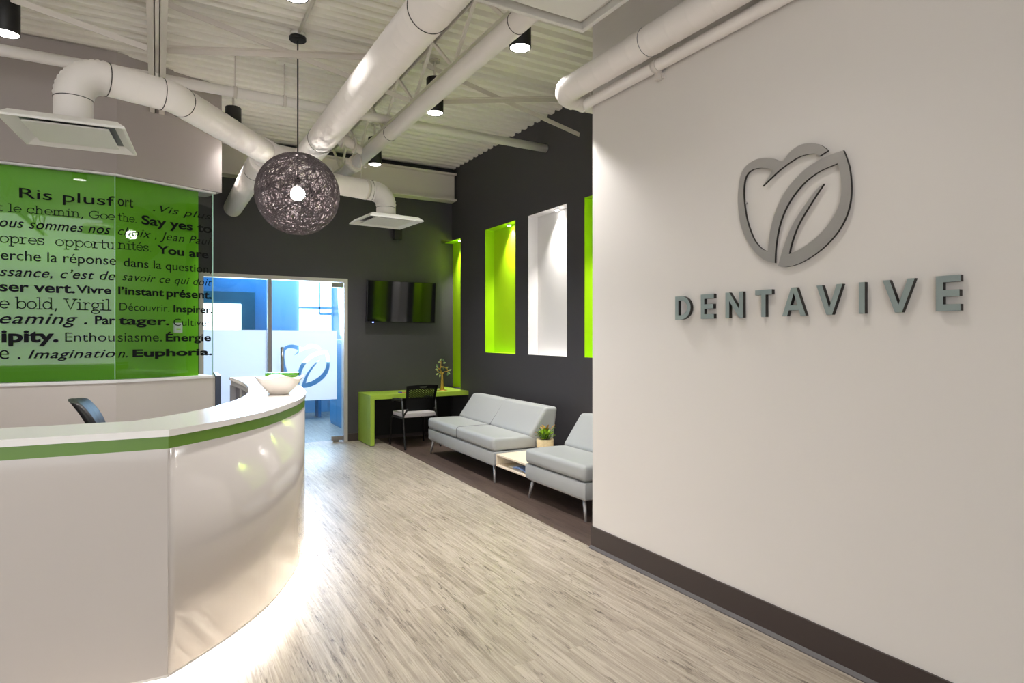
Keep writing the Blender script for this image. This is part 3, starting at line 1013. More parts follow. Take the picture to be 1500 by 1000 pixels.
for body, k, style, s0, s1, zb, h, hk in TEXT:
    me = text_mesh(body, style)
    xs = [v.co.x for v in me.vertices]
    x0, x1 = min(xs), max(xs)
    if style == 'serif':
        sy = h / {'c': 1.4, 'x': 1.0, 'a': 1.47}[hk]
    else:
        sy = h / METRIC[style, hk]
    sx = (s1 - s0) / (x1 - x0)
    d, n = (D1, N1) if k == 1 else (D2, N2)
    root = p1 if k == 1 else p2
    # one mesh per word: glyph pieces closer than a word space stay together
    comp = list(range(len(me.vertices)))

    def find(i):
        while comp[i] != i:
            comp[i] = comp[comp[i]]
            i = comp[i]
        return i
    for p in me.polygons:
        r0 = find(p.vertices[0])
        for q in p.vertices[1:]:
            comp[find(q)] = r0
    span = {}
    for v in me.vertices:
        r0 = find(v.index)
        a, b = span.get(r0, (9e9, -9e9))
        span[r0] = (min(a, v.co.x), max(b, v.co.x))
    word, cur, end = {}, -1, -9e9
    for r0, (a, b) in sorted(span.items(), key=lambda q: q[1]):
        if a > end + (0.42 if style == 'serif' else 0.17):
            cur += 1
        end = max(end, b)
        word[r0] = cur
    for wi in range(cur + 1):
        bm = bmesh.new()
        vm = {}
        for p in me.polygons:
            if word[find(p.vertices[0])] != wi:
                continue
            for i in p.vertices:
                if i not in vm:
                    c = me.vertices[i].co
                    q = K + d * (s0 + (c.x - x0) * sx) - n * 0.0025
                    vm[i] = bm.verts.new(Vector((q.x, q.y, zb + c.y * sy)) - WL[root.name])
            try:
                bm.faces.new([vm[i] for i in p.vertices])
            except ValueError:
                pass
        m2_ = bpy.data.meshes.new('lettering')
        bm.to_mesh(m2_)
        bm.free()
        m2_.materials.append(M['letters'])
        o = bpy.data.objects.new('lettering', m2_)
        C.objects.link(o)
        o.parent = root
    bpy.data.meshes.remove(me)
# thermostat on the green wall behind the glass
base = K + D2 * 0.59 + N2 * 0.08
t = thing('thermostat', 'small white thermostat on the green wall behind the glass', 'thermostat', (base.x, base.y, 1.54), A2)
obj('case', bbx(-0.04, -0.008, 0, 0.04, 0.018, 0.10), 'niche_white', t, local=True)
obj('display', bx(-0.02, -0.0095, 0.03, 0.02, -0.0075, 0.045), 'lime', t, local=True)

# ------------------------------------------------------------------ wall sign
bm = bmesh.new()
lp = logo_loop(6)
me = curve_fill('logo', [lp], 0.014)
bm.from_mesh(me)
for v in bm.verts:
    v.co = (2.669 - v.co.z, v.co.x, v.co.y)
bmesh.ops.recalc_face_normals(bm, faces=bm.faces[:])
for f in bm.faces:
    f.smooth = False
    f.material_index = 0 if abs(f.normal.x) > 0.9 else 1
for p in ((1.86, 2.39), (2.2, 2.2), (1.65, 2.1), (1.9, 1.87)):
    tube(bm, [(2.670, p[0], p[1]), (2.6862, p[0], p[1])], 0.006, 8)
tag(obj('wall_logo', bm, ['logo', 'letter_side'], loc=(2.68, 1.93, 1.84)), 'brushed metal tooth and leaf emblem on the white wall', 'logo')


def letter_polys(ch, w_, h_, t_):
    """outer strokes as convex polygons in (u right, v up)"""
    if ch == 'E':
        return [[(0, 0), (t_, 0), (t_, h_), (0, h_)], [(t_, 0), (w_, 0), (w_, t_), (t_, t_)], [(t_, (h_ - t_) / 2), (w_, (h_ - t_) / 2), (w_, (h_ + t_) / 2), (t_, (h_ + t_) / 2)], [(t_, h_ - t_), (w_, h_ - t_), (w_, h_), (t_, h_)]]
    if ch == 'T':
        return [[(0, h_ - t_), (w_, h_ - t_), (w_, h_), (0, h_)], [((w_ - t_) / 2, 0), ((w_ + t_) / 2, 0), ((w_ + t_) / 2, h_ - t_), ((w_ - t_) / 2, h_ - t_)]]
    if ch == 'I':
        return [[(0, 0), (w_, 0), (w_, h_), (0, h_)]]
    return []


def sign_letter(ch, ya, yb, label):
    """ya: left (far) end, yb: right (near) end; the letter faces the room"""
    wl, hl, tl = ya - yb, 0.137, 0.0255
    z0 = 1.6
    bm = bmesh.new()
    xf, th = 2.655, 0.022

    def put(poly):
        bm.from_mesh(curve_fill('letter', [poly], th))
        for v in bm.verts:
            v.co = (xf + th / 2 - v.co.z, ya - v.co.x, z0 + v.co.y)
    if ch in 'ETI':
        if ch == 'E':
            t2 = tl
            put([(0, 0), (wl, 0), (wl, t2), (t2, t2), (t2, (hl - t2) / 2), (wl * 0.96, (hl - t2) / 2), (wl * 0.96, (hl + t2) / 2), (t2, (hl + t2) / 2), (t2, hl - t2), (wl, hl - t2), (wl, hl), (0, hl)])
        elif ch == 'T':
            a, b = (wl - tl) / 2, (wl + tl) / 2
            put([(a, 0), (b, 0), (b, hl - tl), (wl, hl - tl), (wl, hl), (0, hl), (0, hl - tl), (a, hl - tl)])
        else:
            put([(0, 0), (wl, 0), (wl, hl), (0, hl)])
    elif ch == 'V':
        a = tl * 1.1
        put([(wl / 2 - a * 0.5, 0), (wl / 2 + a * 0.5, 0), (wl, hl), (wl - a, hl), (wl / 2, tl * 1.25), (a, hl), (0, hl)])
    elif ch == 'A':
        a = tl * 1.1
        put([(0, 0), (a, 0), (a + (wl / 2 - a) * 0.27, hl * 0.22), (wl - a - (wl / 2 - a) * 0.27, hl * 0.22), (wl - a, 0), (wl, 0), (wl / 2 + a * 0.5, hl), (wl / 2 - a * 0.5, hl)])
        # counter of the A
        bmesh.ops.delete(bm, geom=bm.verts[:], context='VERTS')
        me = curve_fill('a', [[(0, 0), (a, 0), (a + (wl / 2 - a) * 0.25, hl * 0.2), (wl - a - (wl / 2 - a) * 0.25, hl * 0.2), (wl - a, 0), (wl, 0), (wl / 2 + a * 0.5, hl), (wl / 2 - a * 0.5, hl)],
                              [(a + (wl / 2 - a) * 0.47, hl * 0.38), (wl - a - (wl / 2 - a) * 0.47, hl * 0.38), (wl / 2, hl * 0.80)]], th)
        bm.from_mesh(me)
        for v in bm.verts:
            v.co = (xf + th / 2 - v.co.z, ya - v.co.x, z0 + v.co.y)
    elif ch == 'D':
        o_ = [(0, 0)] + [(wl * 0.35 + (wl * 0.65) * math.cos(a), hl / 2 + hl / 2 * math.sin(a)) for a in [(-90 + 180 * k / 16) * PI / 180 for k in range(17)]] + [(0, hl)]
        i_ = [(tl, tl)] + [(wl * 0.35 + (wl * 0.65 - tl) * math.cos(a), hl / 2 + (hl / 2 - tl) * math.sin(a)) for a in [(-90 + 180 * k / 16) * PI / 180 for k in range(17)]] + [(tl, hl - tl)]
        me = curve_fill('d', [o_, i_], th)
        bm.from_mesh(me)
        for v in bm.verts:
            v.co = (xf + th / 2 - v.co.z, ya - v.co.x, z0 + v.co.y)
    elif ch == 'N':
        a = tl
        put([(0, 0), (a, 0), (a, hl * 0.66), (wl - a, 0), (wl, 0), (wl, hl), (wl - a, hl), (wl - a, hl * 0.34), (a, hl), (0, hl)])
    bm.normal_update()
    for f in bm.faces:
        f.material_index = 0 if abs(f.normal.x) > 0.9 else 1
    # two stand-off pins
    for q in bm.faces:
        q.smooth = False
    ym = {'T': (ya + yb) / 2, 'I': (ya + yb) / 2, 'V': (ya + yb) / 2, 'A': ya - 0.06 * wl - 0.012}.get(ch, ya - 0.012)
    zz = (z0 + 0.012, z0 + 0.06) if ch in 'TI' else (z0 + 0.012,)
    for z_ in zz:
        n0 = len(bm.faces)
        tube(bm, [(2.672, ym, z_), (2.6862, ym, z_)], 0.004, 6)
        bm.faces.ensure_lookup_table()
        for f in bm.faces[n0:]:
            f.material_index = 1
    o = obj('sign_letter', bm, ['letter_face', 'letter_side'], loc=(2.68, (ya + yb) / 2, z0))
    tag(o, label, 'letter', 'metal letters on the white wall')


for ch, ya, yb, lb in [('D', 2.689, 2.568, 'satin metal letter D, first letter on the white wall'), ('E', 2.491, 2.397, 'satin metal letter E between the D and the N'), ('N', 2.317, 2.202, 'satin metal letter N on the white wall'), ('T', 2.126, 2.027, 'satin metal letter T on the white wall'), ('A', 1.969, 1.841, 'satin metal letter A on the white wall'), ('V', 1.787, 1.661, 'satin metal letter V between the A and the I'), ('I', 1.587, 1.561, 'satin metal letter I on the white wall'), ('V', 1.485, 1.357, 'satin metal letter V between the I and the last E'), ('E', 1.279, 1.193, 'satin metal letter E at the right end of the sign')]:
    sign_letter(ch, ya, yb, lb)

# ------------------------------------------------------------------ overhead: joists, bridging, beam
def joist(x, y0, y1, zb, label):
    t = thing('steel_joist', label, 'joist', (x, (y0 + y1) / 2, zb), 0, 'open web steel joists')
    for nm, za, zc in (('top_chord', ZC - 0.055, ZC - 0.001), ('bottom_chord', zb, zb + 0.05)):
        bm = bmesh.new()
        for s in (-1, 1):
            lo = za if nm == 'bottom_chord' else zc - 0.006
            a, b = sorted((x + s * 0.013, x + s * 0.062))
            box(bm, a, y0, lo, b, y1, lo + 0.006)
            a, b = sorted((x + s * 0.013, x + s * 0.019))
            box(bm, a, y0, za, b, y1, zc)
        obj(nm, bm, 'steel_white', t)
    bm = bmesh.new()
    y = y0
    up = False
    while y + 0.44 < y1:
        z0, z1 = (zb + 0.02, ZC - 0.03) if up else (ZC - 0.03, zb + 0.02)
        beam(bm, (x, y, z0), (x, y + 0.44, z1), 0.024, 0.024)
        y += 0.44
        up = not up
    obj('web', bm, 'steel_white', t)
    return t


joist(2.08, -2.9, 8.6, 3.66, 'white open web joist running beside the wide duct')
joist(0.0, -2.9, 6.85, 3.64, 'white open web joist above the reception counter')
joist(-2.08, -2.9, 6.70, 3.66, 'white open web joist at the far left')


def bridging(x0, x1, y, label):
    t = thing('cross_bridging', label, 'bridging', ((x0 + x1) / 2, y, 3.66), 0, 'cross bridging between joists')
    for za, zb in ((4.04, 3.67), (3.68, 4.05)):
        bm = bmesh.new()
        d = 0.004 if za > zb else -0.004
        beam(bm, (x0 + 0.064, y + d, za), (x1 - 0.064, y + d, zb), 0.006, 0.045)
        beam(bm, (x0 + 0.064, y + d * 6, za + 0.02), (x1 - 0.064, y + d * 6, zb + 0.02), 0.045, 0.006)
        obj('bridging_bar', bm, 'steel_white', t)


bridging(0.0, 2.08, 5.4, 'white crossed steel bars behind the pendant cord')
bridging(2.08, XD - 0.01, 5.4, 'white crossed steel bars reaching the charcoal wall')
bridging(-2.08, 0.0, 5.4, 'white crossed steel bars above the left diffuser')

bm = bmesh.new()
yb_ = 8.72
box(bm, -1.0, yb_, 3.60, 3.98, yb_ + 0.02, 3.97)
box(bm, -1.0, yb_ - 0.09, 3.575, 3.98, yb_ + 0.11, 3.60)
box(bm, -1.0, yb_ - 0.09, 3.97, 3.98, yb_ + 0.11, 3.995)
o = obj('steel_beam', bm, 'steel_white')
tag(o, 'white I-shaped steel beam along the top of the back wall', 'beam')
for x in (0.75, 3.6):
    obj('bearing_bracket', bx(x, yb_ + 0.02, 3.60, x + 0.02, YB, 3.97), 'steel_white', o)

# dropped white ceiling panel in the upper right corner of the view
t = thing('ceiling_panel', 'white square panel hung below the deck near the sign wall', 'ceiling panel', (1.85, 2.58, 3.35))
x0, x1, y0, y1, z0 = 1.40, 2.255, 2.10, 3.06, 3.35
bm = bmesh.new()
for a in ((x0, y0, x1, y0 + 0.03), (x0, y1 - 0.03, x1, y1), (x0, y0 + 0.03, x0 + 0.03, y1 - 0.03), (x1 - 0.03, y0 + 0.03, x1, y1 - 0.03)):
    box(bm, a[0], a[1], z0, a[2], a[3], z0 + 0.05)
obj('rim', bevel(bm, 0.006), 'diffuser', t)
obj('tray', bx(x0 + 0.01, y0 + 0.01, z0 + 0.05, x1 - 0.01, y1 - 0.01, z0 + 0.075), 'diffuser', t)
obj('inner_plate', bbx(x0 + 0.085, y0 + 0.085, z0 + 0.012, x1 - 0.085, y1 - 0.085, z0 + 0.03), 'diffuser', t)
bm = bmesh.new()
for a in ((x0 + 0.1, y0 + 0.2), (x1 - 0.095, y0 + 0.2), (x0 + 0.1, y1 - 0.2), (x1 - 0.095, y1 - 0.2)):
    tube(bm, [(a[0], a[1], z0 + 0.03), (a[0], a[1], z0 + 0.05)], 0.02, 8)
    tube(bm, [(a[0], a[1], z0 + 0.07), (a[0], a[1], ZC)], 0.005, 6)
obj('hanger_rod', bm, 'steel_white', t)


# ------------------------------------------------------------------ ducts
def ribbed(p, q, r, pitch=0.11, amp=0.0022):
    p, q = Vector(p), Vector(q)
    L = (q - p).length
    n = max(1, int(L / pitch))
    pts, rs = [], []
    for k in range(n):
        for f, dr in ((0.0, 0.0), (0.86, 0.0), (0.93, amp), (0.99, 0.0)):
            pts.append(p.lerp(q, (k + f) / n))
            rs.append(r + dr)
    pts.append(q)
    rs.append(r)
    return pts, rs


def flex(path, r, amp=0.006):
    """gored elbow: every second point slightly larger"""
    return path, [r + (amp if k % 2 else 0.0) for k in range(len(path))]


def seam(p, d, r, parent, wdt=0.005, m='seam'):
    p, d = Vector(p), Vector(d).normalized()
    obj('seam_band', tb([p - d * wdt / 2, p + d * wdt / 2], r + 0.0028, 40), m, parent)


def run(name, label, cat, segs, loc, group=None):
    """segs: list of (points, radii)"""
    pts, rs = [], []
    for a, b in segs:
        pts += list(a)
        rs += list(b)
    P2, R2 = [], []
    for p, r in zip(pts, rs):
        p = Vector(p)
        if P2 and (p - P2[-1]).length < 1e-4:
            continue
        P2.append(p)
        R2.append(r)
    o = obj(name, tb(P2, R2, 32), 'duct', loc=loc)
    tag(o, label, cat, group)
    return o


XM, ZM, RM = 1.254, 3.235, 0.118
o = run('air_duct', 'wide white spiral duct running overhead towards the pendant', 'duct', [ribbed((XM, -2.5, ZM), (XM, 6.15, ZM), RM)], (XM, 2, ZM), 'white air ducts')
for y in (3.08, 5.55):
    seam((XM, y, ZM), (0, 1, 0), RM, o)
# branch from the left diffuser
dl = Vector((0.955, 0.296, 0)).normalized()
e0 = Vector((-0.455, 4.74, 2.83))
zl, rl = 3.17, 0.105
R_ = 0.17
neck_top = Vector((e0.x, e0.y, zl - R_))
elb = arc_path(neck_top, (0, 0, 1), dl, R_, 26)
k1 = Vector((0.094, 4.915, zl))
dm = (Vector((0.86, 5.98, zl)) - k1).normalized()
dk = (k1 - elb[-1]).normalized()
mid = catmull([k1 - dk * 0.07, k1 + (dm - dk) * 0.012, k1 + dm * 0.07], 4)
o = run('air_duct', 'white duct with ribbed elbow rising from the left diffuser', 'duct',
        [([e0, neck_top - Vector((0, 0, 0.01))], [rl, rl]), flex(elb, rl), ribbed(elb[-1] + dk * 0.01, mid[0], rl, 0.13), (mid, [rl] * len(mid)), ribbed(mid[-1], (0.83, 5.945, zl), rl, 0.13)], (-0.2, 5.0, 3.1), 'white air ducts')
seam(elb[-1] + dk * 0.012, dk, rl, o)
seam(mid[0], dk, rl, o)
seam(mid[-1] + dm * 0.03, dm, rl, o)
seam(neck_top - Vector((0, 0, 0.012)), (0, 0, 1), rl, o, 0.004)
# plenum joining the ducts behind the pendant
bm = bmesh.new()
tube(bm, [(0.82, 6.0, 3.19), (0.95, 6.22, 3.19), (1.254, 6.38, 3.21), (1.50, 6.42, 3.12)], [0.125, 0.14, 0.145, 0.11], 28)
o = obj('duct_junction', bm, 'duct', loc=(1.1, 6.2, 3.1))
tag(o, 'white duct junction half hidden behind the pendant globe', 'duct')
# branch going back through the charcoal wall
o = run('air_duct', 'white duct turning into the charcoal back wall left of the pendant', 'duct', [ribbed((0.865, 6.30, 3.19), (0.865, YB + 0.02, 3.19), 0.112, 0.09)], (0.865, 7.5, 3.19), 'white air ducts')
seam((0.865, 6.72, 3.19), (0, 1, 0), 0.112, o)
# branch to the right diffuser
zr, rr = 3.085, 0.105
hx = Vector((1.98, 6.46, zr))
R2_ = 0.15
ex = arc_path((2.035, 6.59, zr), (1, 0, 0), (0, 0, -1), R2_, 22)
o = run('air_duct', 'white elbow duct dropping to the right diffuser', 'duct',
        [ribbed((1.45, 6.45, zr), (2.0, 6.58, zr), rr, 0.12), flex(ex, rr), ([ex[-1] - Vector((0, 0, 0.02)), (ex[-1].x, ex[-1].y, 2.83)], [rr, rr])], (2.0, 6.46, 3.0), 'white air ducts')
seam((2.02, 6.585, zr), (1, 0, 0), rr, o)
seam(ex[-1] - Vector((0, 0, 0.02)), (0, 0, 1), rr, o, 0.004)
bm = bmesh.new()
tube(bm, [(1.925, 6.56, zr), (1.96, 6.57, zr)], rr + 0.005, 32)
beam(bm, (1.90, 6.56, zr + rr), (1.90, 6.56, 3.44), 0.03, 0.004)
tag(obj('duct_strap', bm, 'steel_white'), 'thin white hanger strap around the right elbow duct', 'strap')


def diffuser(x, y, z, sz, label):
    t = thing('air_diffuser', label, 'diffuser', (x, y, z), 0, 'square ceiling diffusers')
    h = sz / 2
    bm = bmesh.new()
    prof = [(h, 0.0), (h, 0.012), (h * 0.86, 0.05), (h * 0.52, 0.062), (0.106, 0.085)]
    rows = []
    for r, zz in prof:
        rows.append([bm.verts.new((x + sx * r, y + sy * r, z + zz)) for sx, sy in ((-1, -1), (1, -1), (1, 1), (-1, 1))])
    for a, b in zip(rows, rows[1:]):
        for k in range(4):
            bm.faces.new((a[k], a[(k + 1) % 4], b[(k + 1) % 4], b[k]))
    bm.faces.new(rows[-1])
    inn = [[bm.verts.new((x + sx * r, y + sy * r, z + zz)) for sx, sy in ((-1, -1), (1, -1), (1, 1), (-1, 1))] for r, zz in ((h - 0.012, 0.0), (h * 0.78, 0.038))]
    for k in range(4):
        bm.faces.new((rows[0][k], inn[0][k], inn[0][(k + 1) % 4], rows[0][(k + 1) % 4]))
        bm.faces.new((inn[0][k], inn[1][k], inn[1][(k + 1) % 4], inn[0][(k + 1) % 4]))
    obj('hood', bm, 'diffuser', t)
    obj('throat', bx(x - h * 0.8, y - h * 0.8, z + 0.038, x + h * 0.8, y + h * 0.8, z + 0.042), 'gap', t)
    obj('face_plate', bbx(x - h * 0.70, y - h * 0.70, z + 0.004, x + h * 0.70, y + h * 0.70, z + 0.014, off=0.003), 'diffuser', t)
    for sx, sy in ((-1, -1), (1, -1), (1, 1), (-1, 1)):
        bm = bmesh.new()
        box(bm, x + sx * h * 0.5 - 0.01, y + sy * h * 0.5 - 0.01, z + 0.014, x + sx * h * 0.5 + 0.01, y + sy * h * 0.5 + 0.01, z + 0.038)
        obj('plate_spacer', bm, 'gap', t)
    return t


diffuser(-0.455, 4.74, 2.755, 0.62, 'white square diffuser at the end of the left duct').rotation_euler = (0, 0, -0.08)
diffuser(2.185, 6.59, 2.75, 0.61, 'white square diffuser in front of the television wall').rotation_euler = (0, 0, 0.09)

# sprinkler main with couplings and branches
XS, ZS, RS = 2.0, 3.508, 0.070
bm = tb([(XS, -2.5, ZS), (XS, 8.1, ZS)], RS, 28)
o = obj('sprinkler_pipe', bm, 'duct', loc=(XS, 3, ZS))
tag(o, 'white sprinkler main pipe running below the joist', 'pipe', 'white sprinkler pipes')
for y in (3.42, 5.9):
    seam((XS, y, ZS), (0, 1, 0), RS, o, 0.004)
bm = bmesh.new()
tube(bm, [(XS, 7.05, ZS), (XS, 7.2, ZS)], RS + 0.018, 24)
for s in (-1, 1):
    box(bm, XS + s * 0.10 - 0.022, 7.09, ZS - 0.03, XS + s * 0.10 + 0.022, 7.16, ZS + 0.03)
obj('coupling', bm, 'steel_white', o)
bm = bmesh.new()
tube(bm, [(1.60, 6.62, 3.60), (1.75, 6.62, 3.60), (1.86, 6.66, 3.56), (1.945, 6.66, 3.52)], [0.055, 0.06, 0.045, 0.045], 16)
for x in (1.60, 1.70, 1.84):
    tube(bm, [(x, 6.62 + (0.03 if x > 1.8 else 0), 3.60 - (0.03 if x > 1.8 else 0)), (x + 0.02, 6.62 + (0.03 if x > 1.8 else 0), 3.60 - (0.03 if x > 1.8 else 0))], 0.085, 18)
tube(bm, [(1.77, 6.62, 3.60), (1.77, 6.62, 3.74)], 0.014, 8)
tube(bm, [(1.77, 6.62, 3.74), (1.77, 6.62, 3.76)], 0.06, 14)
o = obj('pipe_valve', bm, 'steel_white')
tag(o, 'white flanged valve between the wide duct and sprinkler main', 'valve')
obj('hanger_rod', tb([(1.68, 6.62, 3.68), (1.68, 6.62, ZC)], 0.006, 6), 'steel_white', o)

o = obj('sprinkler_pipe', tb([(-3.5, 6.17, 3.735), (XD - 0.002, 6.17, 3.735)], 0.046, 18), 'duct', loc=(0, 6.17, 3.735))
tag(o, 'thin white sprinkler pipe crossing the ceiling from left to right', 'pipe', 'white sprinkler pipes')
for x in (0.62, 1.05):
    h = tag(obj('pipe_hanger', tb([(x, 6.17, 3.77), (x, 6.17, ZC + 0.03)], 0.006, 6), 'steel_white', loc=(x, 6.17, 3.77)),
            ['threaded rod holding the cross pipe left of the pendant', 'threaded rod holding the cross pipe right of the pendant cord'][x > 0.8], 'hanger', 'sprinkler pipe hangers')
    bm = bmesh.new()
    tube(bm, [(x - 0.015, 6.17, 3.735), (x + 0.015, 6.17, 3.735)], 0.054, 18)
    obj('clamp_ring', bm, 'steel_white', h)
    obj('ceiling_bracket', bx(x - 0.07, 6.13, ZC - 0.012, x + 0.13, 6.21, ZC), 'deck', h)
# pipe and duct on the white wall
XQ, ZQ, RQ = 2.50, 3.23, 0.085
eq = arc_path((XQ, 3.53, ZQ), (0, 1, 0), (1, 0, 0), 0.12, 12)
o = run('air_duct', 'slim white duct along the sign wall bending behind its end', 'duct', [ribbed((XQ, -2.5, ZQ), (XQ, 3.52, ZQ), RQ, 0.16), flex(eq, RQ), ([eq[-1] + Vector((0.02, 0, 0)), (XD + 0.02, eq[-1].y, ZQ)], [RQ, RQ])], (XQ, 1, ZQ), 'white air ducts')
for y in (1.9, 2.75):
    seam((XQ, y, ZQ), (0, 1, 0), RQ - 0.001, o, 0.003, 'gap')
seam((2.70, eq[-1].y, ZQ), (1, 0, 0), RQ + 0.004, o, 0.02, 'duct')
XR, ZR, RR = 2.641, 3.15, 0.036
er = arc_path((XR, 3.50, ZR), (0, 1, 0), (1, 0, 0), 0.07, 8)
o = run('water_pipe', 'thin white pipe clipped to the sign wall below the slim duct', 'pipe', [([(XR, -2.5, ZR), (XR, 3.495, ZR)], [RR, RR]), (er, [RR] * len(er)), ([(2.84, er[-1].y, ZR), (XD, er[-1].y, ZR)], [RR, RR])], (XR, 1, ZR))
for y in (1.0, 2.83):
    bm = bmesh.new()
    tube(bm, [(XR, y - 0.018, ZR), (XR, y + 0.018, ZR)], RR + 0.007, 18)
    box(bm, XR + 0.02, y - 0.02, ZR - 0.075, XW, y + 0.02, ZR - 0.045)
    box(bm, XR - 0.005, y - 0.012, ZR - 0.085, XR + 0.03, y + 0.012, ZR - 0.035)
    obj('pipe_clip', bm, 'steel_white', o)

# ------------------------------------------------------------------ lamps
def downlight_proto():
    t = thing('ceiling_downlight', 'black cylinder downlight', 'ceiling light', (0, 0, 3.6), 0, 'black cylinder downlights')
    bm = bmesh.new()
    lathe(bm, [(0.078, 0.0), (0.08, 0.002), (0.08, 0.32), (0.076, 0.325)], (0, 0, 0), 36)
    bmesh.ops.delete(bm, geom=[f for f in bm.faces if len(f.verts) > 4 and f.calc_center_median().z < 0.01], context='FACES')
    obj('housing', bm, 'black', t, local=True)
    bm = bmesh.new()
    lathe(bm, [(0.072, 0.004), (0.072, 0.010)], (0, 0, 0), 36)
    obj('lens', bm, 'lens', t, local=True)
    bm = bmesh.new()
    tube(bm, [(0, 0, 0.325), (0, 0, 0.51)], 0.012, 10)
    tube(bm, [(0, 0, 0.485), (0, 0, 0.50)], 0.05, 18)
    obj('stem', bm, 'steel_white', t, local=True)
    return t


DL = [((2.296, 3.881), 'black cylinder downlight nearest the sign wall'),
      ((2.267, 5.407), 'black cylinder downlight beside the sprinkler main, second in the row'),
      ((2.306, 7.382), 'black cylinder downlight just in front of the steel beam'),
      ((-0.909, 5.473), 'black cylinder downlight at the left edge above the reception'),
      ((0.744, 3.987), 'black cylinder downlight cut off by the top edge near the pendant cord'),
      ((0.70, 7.15), 'black cylinder downlight behind the left duct')]
proto = downlight_proto()
SPOT = 165
for i, ((x, y), lb) in enumerate(DL):
    o = proto if i == 0 else dup(proto, (x, y, 3.6), label=lb)
    o.location = (x, y, 3.6)
    o['label'] = lb
for (x, y), lb in [((1.55, 1.9), 'unseen black cylinder downlight beside the hung panel, above the frame'), ((0.75, 2.1), 'added black cylinder downlight above the frame lighting the open floor'), ((-0.9, 3.5), 'added black cylinder downlight above the frame lighting the reception counter')]:  # unseen lamps above the frame, added to help light near floor and wall
    dup(proto, (x, y, 3.6), label=lb)
for i, (x, y) in enumerate([d[0] for d in DL] + [(1.55, 1.9), (0.75, 2.1), (-0.9, 3.5)]):
    light('downlight_beam', 'SPOT', (x, y, 3.598), SPOT if i < 6 else SPOT * 0.22, (1.0, 0.985, 0.975), (0, 0, 0), spot_size=math.radians(114), spot_blend=1.0, shadow_soft_size=0.07)
for i, (y, x, lb) in enumerate([(8.74, 4.085, 'small puck light in the top of the corner niche'), (7.20, 4.085, 'small puck light in the top of the lime niche'), (6.05, 4.085, 'small puck light in the top of the white niche'), (4.90, 4.085, 'small puck light in the niche behind the white wall')]):
    bm = bmesh.new()
    lathe(bm, [(0.03, 0.0), (0.034, 0.002), (0.034, 0.012)], (x, y, ZT - 0.0165), 20)
    o = tag(obj('puck_light', bm, 'niche_white', loc=(x, y, ZT - 0.0165)), lb, 'light', 'niche puck lights')
    bm = bmesh.new()
    lathe(bm, [(0.024, -0.001), (0.024, 0.001)], (x, y, ZT - 0.0165), 16)
    obj('lens', bm, 'puck', o)
    light('niche_beam', 'SPOT', (x, y, ZT - 0.02), 105, (1.0, 0.96, 0.9), (0, -0.22, 0), spot_size=math.radians(88), spot_blend=1.0, shadow_soft_size=0.02)

# tangled thread pendant
PC = Vector((1.044, 5.50, 2.72))
PRD = 0.345
t = thing('pendant_lamp', 'large round pendant lamp of tangled dark threads', 'pendant lamp', (PC.x, PC.y, PC.z - PRD))
bm = bmesh.new()
for i in range(150):
    ax = Vector((random.gauss(0, 1), random.gauss(0, 1), random.gauss(0, 1))).normalized()
    off = random.uniform(-0.75, 0.75) * PRD
    rr_ = PRD + random.uniform(-0.006, 0.001)
    rc = math.sqrt(rr_ * rr_ - off * off)
    u = ax.orthogonal().normalized()
    v = ax.cross(u)
    n = 44
    wob = random.uniform(0, 6.28)
    th = random.uniform(0.0022, 0.0036)
    rings = []
    for k in range(n):
        a = 2 * PI * k / n
        rad = u * math.cos(a) + v * math.sin(a)
        c = PC + (ax * (off + 0.012 * math.sin(3 * a + wob)) + rad * rc).normalized() * rr_
        d = (c - PC).normalized()
        s = ax
        rings.append([bm.verts.new(c + d * th), bm.verts.new(c + s * th - d * th * 0.6), bm.verts.new(c - s * th - d * th * 0.6)])
    for k in range(n):
        a_, b_ = rings[k], rings[(k + 1) % n]
        for q in range(3):
            bm.faces.new((a_[q], a_[(q + 1) % 3], b_[(q + 1) % 3], b_[q]))
obj('shade', bm, 'thread', t)
bm = bmesh.new()
bmesh.ops.create_uvsphere(bm, u_segments=20, v_segments=12, radius=0.06, matrix=Matrix.Translation(PC))
obj('bulb', bm, 'bulb', t, smooth=True)
obj('socket', tb([PC + Vector((0, 0, 0.05)), PC + Vector((0, 0, 0.13))], 0.022, 12), 'black', t)
obj('cord', tb([PC + Vector((0, 0, 0.12)), (PC.x, PC.y, 4.04)], 0.006, 8), 'black', t)
bm = bmesh.new()
lathe(bm, [(0.066, 0.0), (0.07, 0.004), (0.07, 0.028), (0.06, 0.034)], (PC.x, PC.y, 4.03), 28)
obj('canopy', bm, 'black', t)
light('pendant_glow', 'POINT', tuple(PC), 140, (1.0, 0.96, 0.92), shadow_soft_size=0.055)
bm = bmesh.new()
tube(bm, [(PC.x, PC.y, 4.066), (PC.x, PC.y, 4.10)], 0.062, 20)
tube(bm, [(PC.x, -2.5, 4.083), (PC.x, PC.y, 4.083)], 0.014, 10)
tag(obj('conduit', bm, 'deck'), 'thin white conduit on the deck feeding the pendant', 'conduit')

